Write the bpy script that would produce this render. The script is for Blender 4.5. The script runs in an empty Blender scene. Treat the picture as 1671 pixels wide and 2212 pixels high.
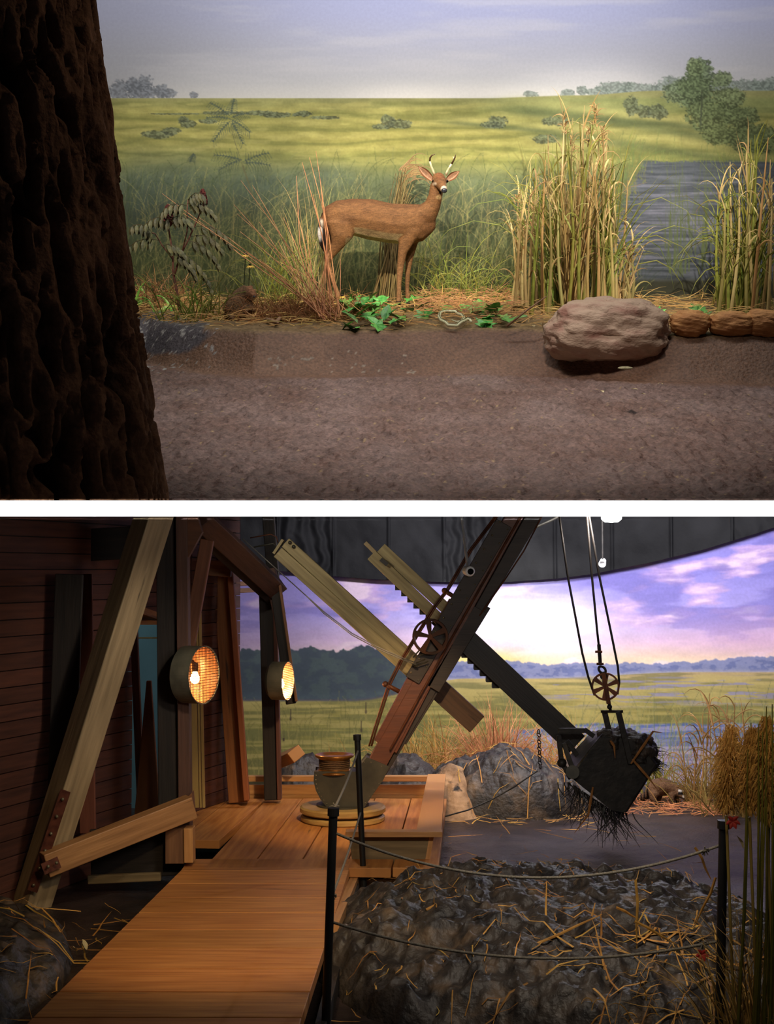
import bpy, math, random
import numpy as np
from mathutils import Vector, Matrix, noise as mnoise

# ------------------------------------------------------------------ camera, two storeys of exhibits
F = 3000.0
PH2 = math.atan((1230 - 1106) / F)          # lower hall: camera looks slightly up
PH1 = -math.atan((1106 - 330) / F)          # upper hall: its ground is raked towards the visitor
CAM2 = Vector((0, 0, 1.9)); CAM1 = Vector((0, 0, 1.32))
R1 = Matrix.Rotation(PH1, 4, 'X'); R2 = Matrix.Rotation(PH2, 4, 'X')
W1 = Matrix.Translation(CAM2) @ R2 @ R1.inverted() @ Matrix.Translation(-CAM1)
W2 = Matrix.Identity(4)
W = W2
scene = bpy.context.scene
col = scene.collection
cd = bpy.data.cameras.new('camera'); cam = bpy.data.objects.new('camera', cd); col.objects.link(cam)
cam.location = CAM2; cam.rotation_euler = (math.pi / 2 + PH2, 0, 0)
cd.sensor_fit = 'HORIZONTAL'; cd.sensor_width = 36; cd.lens = 36 * F / 1671
cd.clip_start = 0.05; cd.clip_end = 100
scene.camera = cam
scene.view_settings.view_transform = 'Standard'; scene.view_settings.look = 'None'
scene.view_settings.exposure = 0.0; scene.view_settings.gamma = 1
scene.view_settings.use_curve_mapping = False
wd = bpy.data.worlds.new('world'); scene.world = wd; wd.use_nodes = True
wd.node_tree.nodes['Background'].inputs[0].default_value = (0.8, 0.8, 1.0, 1)
wd.node_tree.nodes['Background'].inputs[1].default_value = 0.012

def P(px, py, d=None, z=None, w=2):
    R, c = (R2, CAM2) if w == 2 else (R1, CAM1)
    v = (R @ Vector(((px - 835.5) / F, 1, (1106 - py) / F, 0))).to_3d()
    t = d / v.y if d is not None else (z - c.z) / v.z
    return c + v * t
def P1(px, py, d=None, z=None): return P(px, py, d, z, 1)
def P2(px, py, d=None, z=None): return P(px, py, d, z, 2)

# ------------------------------------------------------------------ lights
def lamp(kind, loc, target, energy, color, size=0.3, sizey=None, spot=None, blend=0.5, w=None, spread=None, name='light'):
    w = w if w is not None else W
    ld = bpy.data.lights.new(name, kind); ld.energy = energy; ld.color = color
    if kind == 'AREA':
        ld.shape = 'RECTANGLE'; ld.size = size; ld.size_y = sizey or size
        if spread: ld.spread = math.radians(spread)
    else: ld.shadow_soft_size = size
    if kind == 'SPOT': ld.spot_size = math.radians(spot); ld.spot_blend = blend
    o = bpy.data.objects.new(name, ld); col.objects.link(o)
    loc = Vector(loc); q = (Vector(target) - loc).to_track_quat('-Z', 'Y') if target is not None else None
    m = Matrix.Translation(loc) @ (q.to_matrix().to_4x4() if q else Matrix.Identity(4))
    o.matrix_world = w @ m
    return o
WARM = (1, .88, .70); WHITE = (1, .96, .9); COOL = (.85, .9, 1)
# upper hall: lamps above and in front of the painted wall
lamp('AREA', (0.4, 10.7, 4.3), (0.4, 12.9, 2.0), 200, (1, .97, .94), 7, .3, w=W1)
lamp('SPOT', (-0.35, 8.2, 3.15), (0.1, 12.2, 0.75), 1150, WARM, .03, spot=34, blend=.8, w=W1)
lamp('SPOT', (2.4, 8.4, 3.4), (1.9, 12.2, .8), 980, (1, .93, .82), .03, spot=40, blend=.8, w=W1)
lamp('SPOT', (-2.4, 8.8, 3.3), (-1.6, 12.6, .6), 380, (1, .92, .8), .05, spot=42, blend=.9, w=W1)
lamp('SPOT', (0.9, 7.6, 4.4), (0.6, 12.9, 2.3), 640, (1, .97, .95), .2, spot=54, blend=1, w=W1)
lamp('SPOT', (0.6, 7.6, 4.2), (0.5, 8.6, -.3), 760, (1, .88, .82), .3, spot=70, blend=1, w=W1)
lamp('SPOT', (0.9, 6.3, 3.0), (-1.8, 6.0, 0.6), 20, (1, .78, .58), .08, spot=60, blend=1, w=W1)
# lower hall
lamp('AREA', (1.6, 11.4, 2.72), (1.9, 14.2, 1.2), 150, (.95, .93, 1), 3.4, .25, w=W2)
lamp('SPOT', (1.1, 10.6, 2.42), (1.15, 14.0, 1.18), 500, (1, .97, .93), .04, spot=40, blend=.9, w=W2)
lamp('SPOT', (0.1, 8.0, 2.35), (-0.15, 10.9, 0.0), 300, (1, .72, .40), .08, spot=46, blend=.8, w=W2)
lamp('SPOT', (-0.5, 5.6, 2.03), (-0.9, 7.6, 0.0), 115, (1, .72, .38), .10, spot=62, blend=.9, w=W2)
lamp('SPOT', (-0.3, 7.2, 2.2), (-1.9, 8.9, 0.7), 70, (1, .86, .66), .08, spot=56, blend=.9, w=W2)
lamp('SPOT', (0.2, 9.4, 2.4), (-1.8, 10.2, 0.9), 12, (1, .62, .42), .08, spot=80, blend=.9, w=W2)
lamp('SPOT', (1.6, 10.3, 2.55), (1.2, 12.2, 0.1), 170, (1, .84, .72), .08, spot=70, blend=.8, w=W2)
lamp('SPOT', (2.3, 11.4, 2.65), (1.0, 8.0, 0.1), 120, (.92, .92, 1), .06, spot=60, blend=.8, w=W2)
lamp('SPOT', (0.5, 5.3, 2.0), (1.0, 7.3, 0.1), 60, (1, .86, .66), .1, spot=70, blend=.9, w=W2)
lamp('SPOT', (1.2, 4.6, 1.95), (1.5, 5.7, 0.6), 16, (1, .80, .5), .1, spot=70, blend=.9, w=W2)
lamp('SPOT', (-1.0, 9.2, 2.45), (-0.35, 10.9, 1.9), 35, (1, .92, .75), .05, spot=60, blend=.8, w=W2)
lamp('AREA', (0.9, 5.6, 1.98), (0.9, 10.5, 1.4), 26, (1, .9, .8), 1.2, .15, w=W2)  # added soft front fill for bucket and boom, no visible source
# added strip light, no visible source, that whitens the intermediate floor edge
e0 = P2(835, 1098.5, d=5.25)
lamp('AREA', (0, 2.4, CAM2.z + (e0.z - CAM2.z) * 2.4 / 5.25 - 0.0), e0, 60, (1, 1, 1), 5.0, .012, spread=1.2, name='slab_edge_fill')

# ------------------------------------------------------------------ materials
def lin(c):
    return tuple(((x / 255) / 12.92 if x / 255 <= .04045 else ((x / 255 + .055) / 1.055) ** 2.4) for x in c)
def lin4(c): return lin(c) + (1,)
MATS = {}
def mat(name, c1, c2=None, rough=.7, metal=0, scale=8, bump=0, bscale=None, coords='Object', stretch=(1, 1, 1), tint=False,
        detail=4, contrast=(.35, .65), spec=.5, c3=None, c3t=(.6, .7), emit=None, trans=0, c3scale=3):
    if name in MATS: return MATS[name]
    m = bpy.data.materials.new(name); m.use_nodes = True; MATS[name] = m
    nt = m.node_tree; N = nt.nodes; L = nt.links; b = N['Principled BSDF']
    b.inputs['Roughness'].default_value = rough; b.inputs['Metallic'].default_value = metal
    b.inputs['Specular IOR Level'].default_value = spec
    if trans: b.inputs['Transmission Weight'].default_value = trans
    if emit:
        b.inputs['Emission Color'].default_value = lin4(emit[0]); b.inputs['Emission Strength'].default_value = emit[1]
    tc = N.new('ShaderNodeTexCoord'); mp = N.new('ShaderNodeMapping'); L.new(tc.outputs[coords], mp.inputs[0])
    mp.inputs['Scale'].default_value = stretch
    nz = N.new('ShaderNodeTexNoise'); nz.inputs['Scale'].default_value = scale; nz.inputs['Detail'].default_value = detail
    L.new(mp.outputs[0], nz.inputs['Vector'])
    rp = N.new('ShaderNodeValToRGB'); L.new(nz.outputs[0], rp.inputs[0])
    rp.color_ramp.elements[0].position = contrast[0]; rp.color_ramp.elements[1].position = contrast[1]
    rp.color_ramp.elements[0].color = lin4(c1); rp.color_ramp.elements[1].color = lin4(c2 or c1)
    out = rp.outputs[0]
    if c3:
        n3 = N.new('ShaderNodeTexNoise'); n3.inputs['Scale'].default_value = c3scale; n3.inputs['Detail'].default_value = 6
        L.new(mp.outputs[0], n3.inputs['Vector'])
        r3 = N.new('ShaderNodeValToRGB'); r3.color_ramp.elements[0].position, r3.color_ramp.elements[1].position = c3t
        L.new(n3.outputs[0], r3.inputs[0])
        mx = N.new('ShaderNodeMix'); mx.data_type = 'RGBA'; L.new(r3.outputs[0], mx.inputs['Factor'])
        L.new(out, mx.inputs['A']); mx.inputs['B'].default_value = lin4(c3); out = mx.outputs['Result']
    if tint:
        at = N.new('ShaderNodeAttribute'); at.attribute_name = 'tint'
        mx = N.new('ShaderNodeMix'); mx.data_type = 'RGBA'; mx.blend_type = 'MULTIPLY'; mx.inputs['Factor'].default_value = 1
        L.new(out, mx.inputs['A']); L.new(at.outputs[0], mx.inputs['B']); out = mx.outputs['Result']
    L.new(out, b.inputs['Base Color'])
    if bump:
        nb = N.new('ShaderNodeTexNoise'); nb.inputs['Scale'].default_value = bscale or scale * 3; nb.inputs['Detail'].default_value = 6
        L.new(mp.outputs[0], nb.inputs['Vector'])
        bp = N.new('ShaderNodeBump'); bp.inputs['Strength'].default_value = 1; bp.inputs['Distance'].default_value = bump
        L.new(nb.outputs[0], bp.inputs['Height']); L.new(bp.outputs[0], b.inputs['Normal'])
    return m
def wood(name, c1, c2, rough=.65, tint=False, knots=True):
    return mat(name, c1, c2, rough=rough, scale=3.2, coords='UV', stretch=(.7, 9, 1), bump=.0015, bscale=9, tint=tint,
               contrast=(.32, .68), c3=tuple(int(x * .45) for x in c1) if knots else None, c3t=(.66, .74), c3scale=2.2, detail=6)
def attr_mat(name, attr, rough=.9, scale=60, amount=.12, bump=0, spec=.2, bscale=80):
    if name in MATS: return MATS[name]
    m = bpy.data.materials.new(name); m.use_nodes = True; MATS[name] = m
    nt = m.node_tree; N = nt.nodes; L = nt.links; b = N['Principled BSDF']
    b.inputs['Roughness'].default_value = rough; b.inputs['Specular IOR Level'].default_value = spec
    at = N.new('ShaderNodeAttribute'); at.attribute_name = attr
    tc = N.new('ShaderNodeTexCoord'); nz = N.new('ShaderNodeTexNoise'); nz.inputs['Scale'].default_value = scale; nz.inputs['Detail'].default_value = 5
    L.new(tc.outputs['Object'], nz.inputs['Vector'])
    mr = N.new('ShaderNodeMapRange'); mr.inputs['From Min'].default_value = .3; mr.inputs['From Max'].default_value = .7
    mr.inputs['To Min'].default_value = 1 - amount; mr.inputs['To Max'].default_value = 1 + amount; L.new(nz.outputs[0], mr.inputs[0])
    vm = N.new('ShaderNodeVectorMath'); vm.operation = 'SCALE'; L.new(at.outputs['Color'], vm.inputs[0]); L.new(mr.outputs[0], vm.inputs['Scale'])
    L.new(vm.outputs[0], b.inputs['Base Color'])
    if bump:
        nb = N.new('ShaderNodeTexNoise'); nb.inputs['Scale'].default_value = bscale; nb.inputs['Detail'].default_value = 4
        L.new(tc.outputs['Object'], nb.inputs['Vector'])
        bp = N.new('ShaderNodeBump'); bp.inputs['Distance'].default_value = bump; L.new(nb.outputs[0], bp.inputs['Height']); L.new(bp.outputs[0], b.inputs['Normal'])
    return m

# ------------------------------------------------------------------ object helpers
def tag(o, label=None, cat=None, group=None, kind=None):
    for k, v in (('label', label), ('category', cat), ('group', group), ('kind', kind)):
        if v: o[k] = v
    return o
def thing(name, origin, label, cat, group=None):
    o = bpy.data.objects.new(name, None); col.objects.link(o); o.empty_display_size = .1
    o.matrix_world = W @ Matrix.Translation(Vector(origin)); o['_o'] = list(origin)
    return tag(o, label, cat, group)
def strip_helpers():
    for o in bpy.data.objects:
        if '_o' in o: del o['_o']
class MB:
    def __init__(s): s.v = []; s.f = []; s.uv = []; s.c = []
    def add(s, vs, fs, uvs=None, c=(1, 1, 1)):
        n = len(s.v); s.v += [tuple(v) for v in vs]; s.c += [c] * len(vs)
        for i, f in enumerate(fs):
            s.f.append(tuple(n + k for k in f)); s.uv.append(uvs[i] if uvs else None)
        return s
    def box(s, c, size, rot=None, cl=(1, 1, 1)):
        c = Vector(c); h = [x / 2 for x in size]; R = rot or Matrix.Identity(3)
        ax = R @ Vector((1, 0, 0)); ay = R @ Vector((0, 1, 0)); az = R @ Vector((0, 0, 1))
        # longest axis becomes the grain
        L = max(range(3), key=lambda i: size[i]); A = [ax, ay, az]
        a, b_, d = A[L], A[(L + 1) % 3], A[(L + 2) % 3]; ha, hb, hd = h[L], h[(L + 1) % 3], h[(L + 2) % 3]
        return s.bar(c - a * ha, c + a * ha, hb * 2, hd * 2, b_, cl)
    def bar(s, p0, p1, w, h, side=None, cl=(1, 1, 1), w1=None, h1=None):
        p0 = Vector(p0); p1 = Vector(p1); a = (p1 - p0); L = a.length; a.normalize()
        sd = Vector(side) if side is not None else (Vector((1, 0, 0)) if abs(a.x) < .9 else Vector((0, 1, 0)))
        sd = (sd - a * sd.dot(a)).normalized(); up = a.cross(sd)
        w1 = w if w1 is None else w1; h1 = h if h1 is None else h1
        vs = []
        for p, ww, hh in ((p0, w, h), (p1, w1, h1)):
            for i, j in ((-1, -1), (1, -1), (1, 1), (-1, 1)): vs.append(p + sd * (i * ww / 2) + up * (j * hh / 2))
        fs = [(0, 3, 2, 1), (4, 5, 6, 7)]; o = random.random() * 7; uo = random.random() * 13
        uvs = [[(uo + .02 * k, o) for k in range(4)]] * 2; off = [0, w, w + h, 2 * w + h, 2 * w + 2 * h]
        for k in range(4):
            k2 = (k + 1) % 4
            fs.append((k, k2, 4 + k2, 4 + k)); uvs.append([(uo, o + off[k]), (uo, o + off[k + 1]), (uo + L, o + off[k + 1]), (uo + L, o + off[k])])
        return s.add(vs, fs, uvs, cl)
    def tube(s, pts, r, n=8, cl=(1, 1, 1), cap=True, flat=None):
        pts = [Vector(p) for p in pts]; m = len(pts); rs = r if isinstance(r, (list, tuple)) else [r] * m
        vs = []; fs = []; uvs = []; prev = None; dist = 0; uo = random.random() * 9
        ds = [0]
        for i in range(1, m): ds.append(ds[-1] + (pts[i] - pts[i - 1]).length)
        for i, p in enumerate(pts):
            t = (pts[min(i + 1, m - 1)] - pts[max(i - 1, 0)])
            t = t.normalized() if t.length > 1e-9 else Vector((0, 0, 1))
            if prev is None:
                prev = t.orthogonal().normalized() if flat is None else Vector(flat)
            u = (prev - t * prev.dot(t))
            u = u.normalized() if u.length > 1e-6 else t.orthogonal().normalized()
            v = t.cross(u); prev = u
            rr = rs[i]; ru, rv = rr if isinstance(rr, (tuple, list)) else (rr, rr)
            for k in range(n):
                a = 2 * math.pi * k / n; vs.append(p + u * (math.cos(a) * ru) + v * (math.sin(a) * rv))
        for i in range(m - 1):
            for k in range(n):
                k2 = (k + 1) % n; fs.append((i * n + k, i * n + k2, (i + 1) * n + k2, (i + 1) * n + k))
                uvs.append([(uo + ds[i], k * .03), (uo + ds[i], (k + 1) * .03), (uo + ds[i + 1], (k + 1) * .03), (uo + ds[i + 1], k * .03)])
        if cap:
            fs.append(tuple(range(n - 1, -1, -1))); uvs.append([(0, 0)] * n)
            fs.append(tuple((m - 1) * n + k for k in range(n))); uvs.append([(0, 0)] * n)
        return s.add(vs, fs, uvs, cl)
    def lathe(s, base, axis, prof, n=32, cl=(1, 1, 1), cap=True):
        base = Vector(base); a = Vector(axis).normalized(); u = a.orthogonal().normalized(); v = a.cross(u)
        vs = []; fs = []; m = len(prof)
        for r, h in prof:
            for k in range(n):
                t = 2 * math.pi * k / n; vs.append(base + a * h + u * (math.cos(t) * r) + v * (math.sin(t) * r))
        for i in range(m - 1):
            for k in range(n):
                k2 = (k + 1) % n; fs.append((i * n + k, i * n + k2, (i + 1) * n + k2, (i + 1) * n + k))
        if cap and prof[0][0] > 1e-5: fs.append(tuple(range(n - 1, -1, -1)))
        if cap and prof[-1][0] > 1e-5: fs.append(tuple((m - 1) * n + k for k in range(n)))
        return s.add(vs, fs, None, cl)
    def prism(s, poly, vec, cl=(1, 1, 1)):
        n = len(poly); v = Vector(vec); a = [Vector(p) for p in poly]
        fs = [tuple(range(n)), tuple(range(2 * n - 1, n - 1, -1))] + [(k, n + k, n + (k + 1) % n, (k + 1) % n) for k in range(n)]
        o = a[0]; uvs = [[((q - o).x, (q - o).z) for q in a], [((q - o).x, (q - o).z) for q in reversed(a)]]
        per = 0
        for k in range(n):
            l = (a[(k + 1) % n] - a[k]).length; uvs.append([(per, 0), (per, v.length), (per + l, v.length), (per + l, 0)]); per += l
        return s.add(a + [p + v for p in a], fs, uvs, cl)
    def ball(s, c, r, n=10, cl=(1, 1, 1), sc=(1, 1, 1)):
        c = Vector(c); vs = []; fs = []; m = n // 2 + 1
        for i in range(m + 1):
            t = math.pi * i / m
            for k in range(n):
                a = 2 * math.pi * k / n
                vs.append(c + Vector((r * sc[0] * math.sin(t) * math.cos(a), r * sc[1] * math.sin(t) * math.sin(a), r * sc[2] * math.cos(t))))
        for i in range(m):
            for k in range(n):
                k2 = (k + 1) % n; fs.append((i * n + k, (i + 1) * n + k, (i + 1) * n + k2, i * n + k2))
        return s.add(vs, fs, None, cl)
    def ribbon(s, pts, w, nrm, cl=(1, 1, 1), fold=.25):
        """leaf blade with a folded mid rib, tapering to its tip"""
        pts = [Vector(p) for p in pts]; m = len(pts); nrm = Vector(nrm); vs = []; fs = []
        for i, p in enumerate(pts):
            t = (pts[min(i + 1, m - 1)] - pts[max(i - 1, 0)]).normalized(); sd = t.cross(nrm)
            sd = sd.normalized() if sd.length > 1e-6 else t.orthogonal().normalized()
            ww = (w[i] if isinstance(w, (list, tuple)) else w * (1 - (i / (m - 1)) ** 2) + .0004) / 2
            q = sd.cross(t) * ww * fold
            vs += [p - sd * ww, p + q, p + sd * ww]
        for i in range(m - 1):
            fs += [(3 * i, 3 * i + 1, 3 * i + 4, 3 * i + 3), (3 * i + 1, 3 * i + 2, 3 * i + 5, 3 * i + 4)]
        return s.add(vs, fs, None, cl)
    def torus(s, c, axis, R, r, n=24, m=6, cl=(1, 1, 1), sc=1):
        c = Vector(c); a = Vector(axis).normalized(); u = a.orthogonal().normalized(); v = a.cross(u)
        pts = [c + u * (math.cos(2 * math.pi * k / n) * R * sc) + v * (math.sin(2 * math.pi * k / n) * R) for k in range(n)]
        vs = []; fs = []
        for k in range(n):
            rad = (pts[k] - c).normalized()
            for j in range(m):
                t = 2 * math.pi * j / m; vs.append(pts[k] + rad * (math.cos(t) * r) + a * (math.sin(t) * r))
        for k in range(n):
            for j in range(m):
                fs.append((k * m + j, ((k + 1) % n) * m + j, ((k + 1) % n) * m + (j + 1) % m, k * m + (j + 1) % m))
        return s.add(vs, fs, None, cl)
    def build(s, name, m, parent=None, origin=None, smooth=False, label=None, cat=None, group=None, kind=None, bevel=0, tint=False):
        me = bpy.data.meshes.new(name)
        if origin is None:
            if parent is not None and '_o' in parent: origin = Vector(parent['_o'])
            else:
                a = np.array(s.v); lo = a.min(0); hi = a.max(0)
                origin = Vector(((lo[0] + hi[0]) / 2, (lo[1] + hi[1]) / 2, lo[2]))
        o3 = Vector(origin)
        me.from_pydata([(v[0] - o3.x, v[1] - o3.y, v[2] - o3.z) for v in s.v], [], s.f)
        if any(u is not None for u in s.uv):
            l = me.uv_layers.new(name='UVMap'); flat = []
            for f, u in zip(s.f, s.uv):
                for k in range(len(f)): flat += list(u[k]) if u else [0, 0]
            l.data.foreach_set('uv', flat)
        if tint:
            at = me.color_attributes.new('tint', 'FLOAT_COLOR', 'POINT')
            at.data.foreach_set('color', [x for c in s.c for x in (c[0], c[1], c[2], 1)])
        if smooth: me.polygons.foreach_set('use_smooth', [True] * len(me.polygons))
        me.materials.append(m); me.update()
        o = bpy.data.objects.new(name, me); col.objects.link(o)
        if bevel:
            bv = o.modifiers.new('bevel', 'BEVEL'); bv.width = bevel; bv.segments = 2; bv.limit_method = 'ANGLE'
        if parent is not None:
            o.parent = parent; o.matrix_local = Matrix.Translation(o3 - Vector(parent['_o'])); 
            o['_o'] = list(o3)
        else:
            o.matrix_world = W @ Matrix.Translation(o3); o['_o'] = list(o3)
        return tag(o, label, cat, group, kind)
def raw_mesh(name, verts, faces, m, origin, parent=None, smooth=True, colors=None, attr='paint', **kw):
    me = bpy.data.meshes.new(name); V = np.asarray(verts, float) - np.array(origin); Fc = np.ascontiguousarray(faces, dtype=np.int32); k = Fc.shape[1]
    me.vertices.add(len(V)); me.vertices.foreach_set('co', V.astype(np.float32).ravel())
    me.loops.add(Fc.size); me.loops.foreach_set('vertex_index', Fc.ravel())
    me.polygons.add(len(Fc)); me.polygons.foreach_set('loop_start', np.arange(0, Fc.size, k, dtype=np.int32))
    me.update(calc_edges=True)
    if colors is not None:
        at = me.color_attributes.new(attr, 'FLOAT_COLOR', 'POINT')
        c = np.ones((len(V), 4), np.float32); c[:, :3] = colors; at.data.foreach_set('color', c.ravel())
    me.polygons.foreach_set('use_smooth', np.full(len(Fc), bool(smooth)))
    me.materials.append(m); me.update()
    o = bpy.data.objects.new(name, me); col.objects.link(o); o['_o'] = list(origin)
    if parent is not None: o.parent = parent; o.matrix_local = Matrix.Translation(Vector(origin) - Vector(parent['_o']))
    else: o.matrix_world = W @ Matrix.Translation(Vector(origin))
    return tag(o, kw.get('label'), kw.get('cat'), kw.get('group'), kw.get('kind'))
def grid_faces(nu, nv):
    i = np.arange(nu - 1)[:, None] * nv + np.arange(nv - 1)[None]; i = i.ravel()
    return np.stack([i, i + nv, i + nv + 1, i + 1], 1)

# numpy value noise
def _h(ix, iy, iz, s):
    n = (ix * 374761393 + iy * 668265263 + iz * 2147483647 + s * 1274126177) & 0xffffffff
    n = ((n ^ (n >> 13)) * 1274126177) & 0xffffffff
    n = (n ^ (n >> 16)); n = (n * 2246822519) & 0xffffffff
    return ((n ^ (n >> 15)) & 0xffff) / 65535.0
def vn(x, y, z=0.0, s=0):
    if np.ndim(z) == 0:
        x, y = np.broadcast_arrays(np.asarray(x, float), np.asarray(y, float)); iz = int(np.floor(z))
        ix = np.floor(x).astype(np.int64); iy = np.floor(y).astype(np.int64); fx = x - ix; fy = y - iy
        fx = fx * fx * (3 - 2 * fx); fy = fy * fy * (3 - 2 * fy)
        a, b = _h(ix, iy, iz, s), _h(ix + 1, iy, iz, s); c, d = _h(ix, iy + 1, iz, s), _h(ix + 1, iy + 1, iz, s)
        return (a + (b - a) * fx) * (1 - fy) + (c + (d - c) * fx) * fy
    x, y, z = np.broadcast_arrays(np.asarray(x, float), np.asarray(y, float), np.asarray(z, float))
    ix = np.floor(x).astype(np.int64); iy = np.floor(y).astype(np.int64); iz = np.floor(z).astype(np.int64)
    fx = x - ix; fy = y - iy; fz = z - iz
    fx = fx * fx * (3 - 2 * fx); fy = fy * fy * (3 - 2 * fy); fz = fz * fz * (3 - 2 * fz)
    r = 0
    for a in (0, 1):
        for b in (0, 1):
            for c in (0, 1):
                r = r + _h(ix + a, iy + b, iz + c, s) * (fx if a else 1 - fx) * (fy if b else 1 - fy) * (fz if c else 1 - fz)
    return r
def fbm(x, y, z=0.0, s=0, o=4):
    r = 0; a = .5; t = 0
    for i in range(o):
        r = r + a * vn(np.asarray(x) * 2 ** i, np.asarray(y) * 2 ** i, z * 2 ** i, s + i * 17); t += a; a *= .5
    return r / t
def sm(a, b, x): t = np.clip((x - a) / (b - a), 0, 1); return t * t * (3 - 2 * t)
# ------------------------------------------------------------------ structure: intermediate floor, shells
def struct(o): o['kind'] = 'structure'; return o
M_white = mat('white_plaster', (244, 244, 243), (250, 250, 250), rough=.8, scale=20)
M_black = mat('black_ceiling', (16, 16, 17), (22, 21, 21), rough=.9, scale=6)
W = W2
s0 = P2(835, 1081.5, d=5.25); s1 = P2(835, 1115.5, d=5.25); t1 = P2(835, 1083.5, d=6.60); b1 = P2(835, 1098, d=6.6)
mb = MB(); mb.prism([(-4, 5.25, s1.z), (-4, 5.25, s0.z), (-4, 6.60, t1.z), (-4, 6.60, b1.z)], (8, 0, 0))
struct(mb.build('trim_1', M_white, label='white painted edge of the floor between the two storeys'))
mb = MB(); mb.prism([(-4.5, 5.4, s1.z + .015), (-4.5, 6.6, b1.z - .02), (-4.5, 16.4, 4.62), (-4.5, 16.4, 4.5), (-4.5, 9.0, 2.66), (-4.5, 6.6, 2.22)][:], (9, 0, 0))
struct(mb.build('ceiling', M_black, label='black ceiling under the upper storey'))

# ------------------------------------------------------------------ mural painter (paint is laid in numpy, stored per vertex)
class Paint:
    def __init__(s, x0, x1, y0, y1, step):
        s.x0, s.y0, s.st = x0, y0, step
        s.w = int((x1 - x0) / step) + 1; s.h = int((y1 - y0) / step) + 1
        s.X, s.Y = np.meshgrid(x0 + np.arange(s.w) * step, y0 + np.arange(s.h) * step)
        s.c = np.zeros((s.h, s.w, 3)); s.rng = np.random.RandomState(5)
    def fill(s, mask, c, a=1.0):
        m = (mask * a)[..., None]; c = np.array(c, float); s.c = s.c * (1 - m) + c * m
    def grad(s, stops, t):
        ts = [q[0] for q in stops]; r = np.stack([np.interp(t, ts, [q[1][k] for q in stops]) for k in range(3)], -1); return r
    def blob(s, cx, cy, rx, ry, c, a=1, seed=0, rough=.5, fs=9.0, foot=None):
        """painted foliage: rounded mass with a leafy broken rim"""
        i0 = max(0, int((cx - 1.7 * rx - s.x0) / s.st)); i1 = min(s.w, int((cx + 1.7 * rx - s.x0) / s.st) + 1)
        j0 = max(0, int((cy - 1.7 * ry - s.y0) / s.st)); j1 = min(s.h, int((cy + 1.7 * ry - s.y0) / s.st) + 1)
        if i1 <= i0 or j1 <= j0: return
        X = s.X[j0:j1, i0:i1]; Y = s.Y[j0:j1, i0:i1]
        n = fbm(X / fs, Y / fs, 0, seed, 3) * 2 - 1; n2 = fbm(X / (fs * .3), Y / (fs * .3), 3, seed + 5, 2) * 2 - 1
        m = sm(1.12, .82, ((X - cx) / rx) ** 2 + ((Y - cy) / ry) ** 2 + n * rough * 1.3 + n2 * rough * .9)
        if foot is not None: m = m * (Y < foot)
        m = np.clip(m * a, 0, 1)[..., None]; tx = .72 + .56 * sm(.25, .75, vn(X / 3.2, Y / 2.6, 0, seed + 9))[..., None]
        s.c[j0:j1, i0:i1] = s.c[j0:j1, i0:i1] * (1 - m) + np.array(c, float) * (tx if foot is None else .5 + .5 * tx) * m
    def stroke(s, pts, w, c, a=1.0):
        pts = np.array(pts, float); seg = np.hypot(*np.diff(pts, axis=0).T); L = seg.sum(); n = max(2, int(L / (s.st * .7)))
        t = np.r_[0, np.cumsum(seg)] / max(L, 1e-6); u = np.linspace(0, 1, n)
        x = np.interp(u, t, pts[:, 0]); y = np.interp(u, t, pts[:, 1]); ww = (w * (1 - u * .75)) / 2
        r = int(math.ceil(w / 2 / s.st)); c = np.array(c, float)
        for dy in range(-r, r + 1):
            for dx in range(-r, r + 1):
                ix = np.round((x - s.x0) / s.st).astype(int) + dx; iy = np.round((y - s.y0) / s.st).astype(int) + dy
                ok = (ix >= 0) & (ix < s.w) & (iy >= 0) & (iy < s.h) & (np.hypot(dx, dy) * s.st <= np.maximum(ww, s.st * .6))
                s.c[iy[ok], ix[ok]] = s.c[iy[ok], ix[ok]] * (1 - a) + c * a
    def blade(s, x, y, h, lean, w, c, a=.6):
        t = np.linspace(0, 1, 7); s.stroke(np.stack([x + lean * t ** 2.2, y - h * (t - .25 * abs(lean) / max(h, 1) * t ** 3)], 1), w, c, a)
    def noise(s, sx, sy, seed, amt, mask=1):
        n = (fbm(s.X / sx, s.Y / sy, 0, seed, 4) - .5) * 2; s.c = s.c * (1 + (n * amt * mask)[..., None])
    def sample(s, px, py):
        u = np.clip((px - s.x0) / s.st, 0, s.w - 1.001); v = np.clip((py - s.y0) / s.st, 0, s.h - 1.001)
        i = u.astype(int); j = v.astype(int); fu = (u - i)[..., None]; fv = (v - j)[..., None]; c = s.c
        r = (c[j, i] * (1 - fu) + c[j, i + 1] * fu) * (1 - fv) + (c[j + 1, i] * (1 - fu) + c[j + 1, i + 1] * fu) * fv
        r = np.clip(r, 0, 255) / 255; return np.where(r <= .04045, r / 12.92, ((r + .055) / 1.055) ** 2.4)

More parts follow.
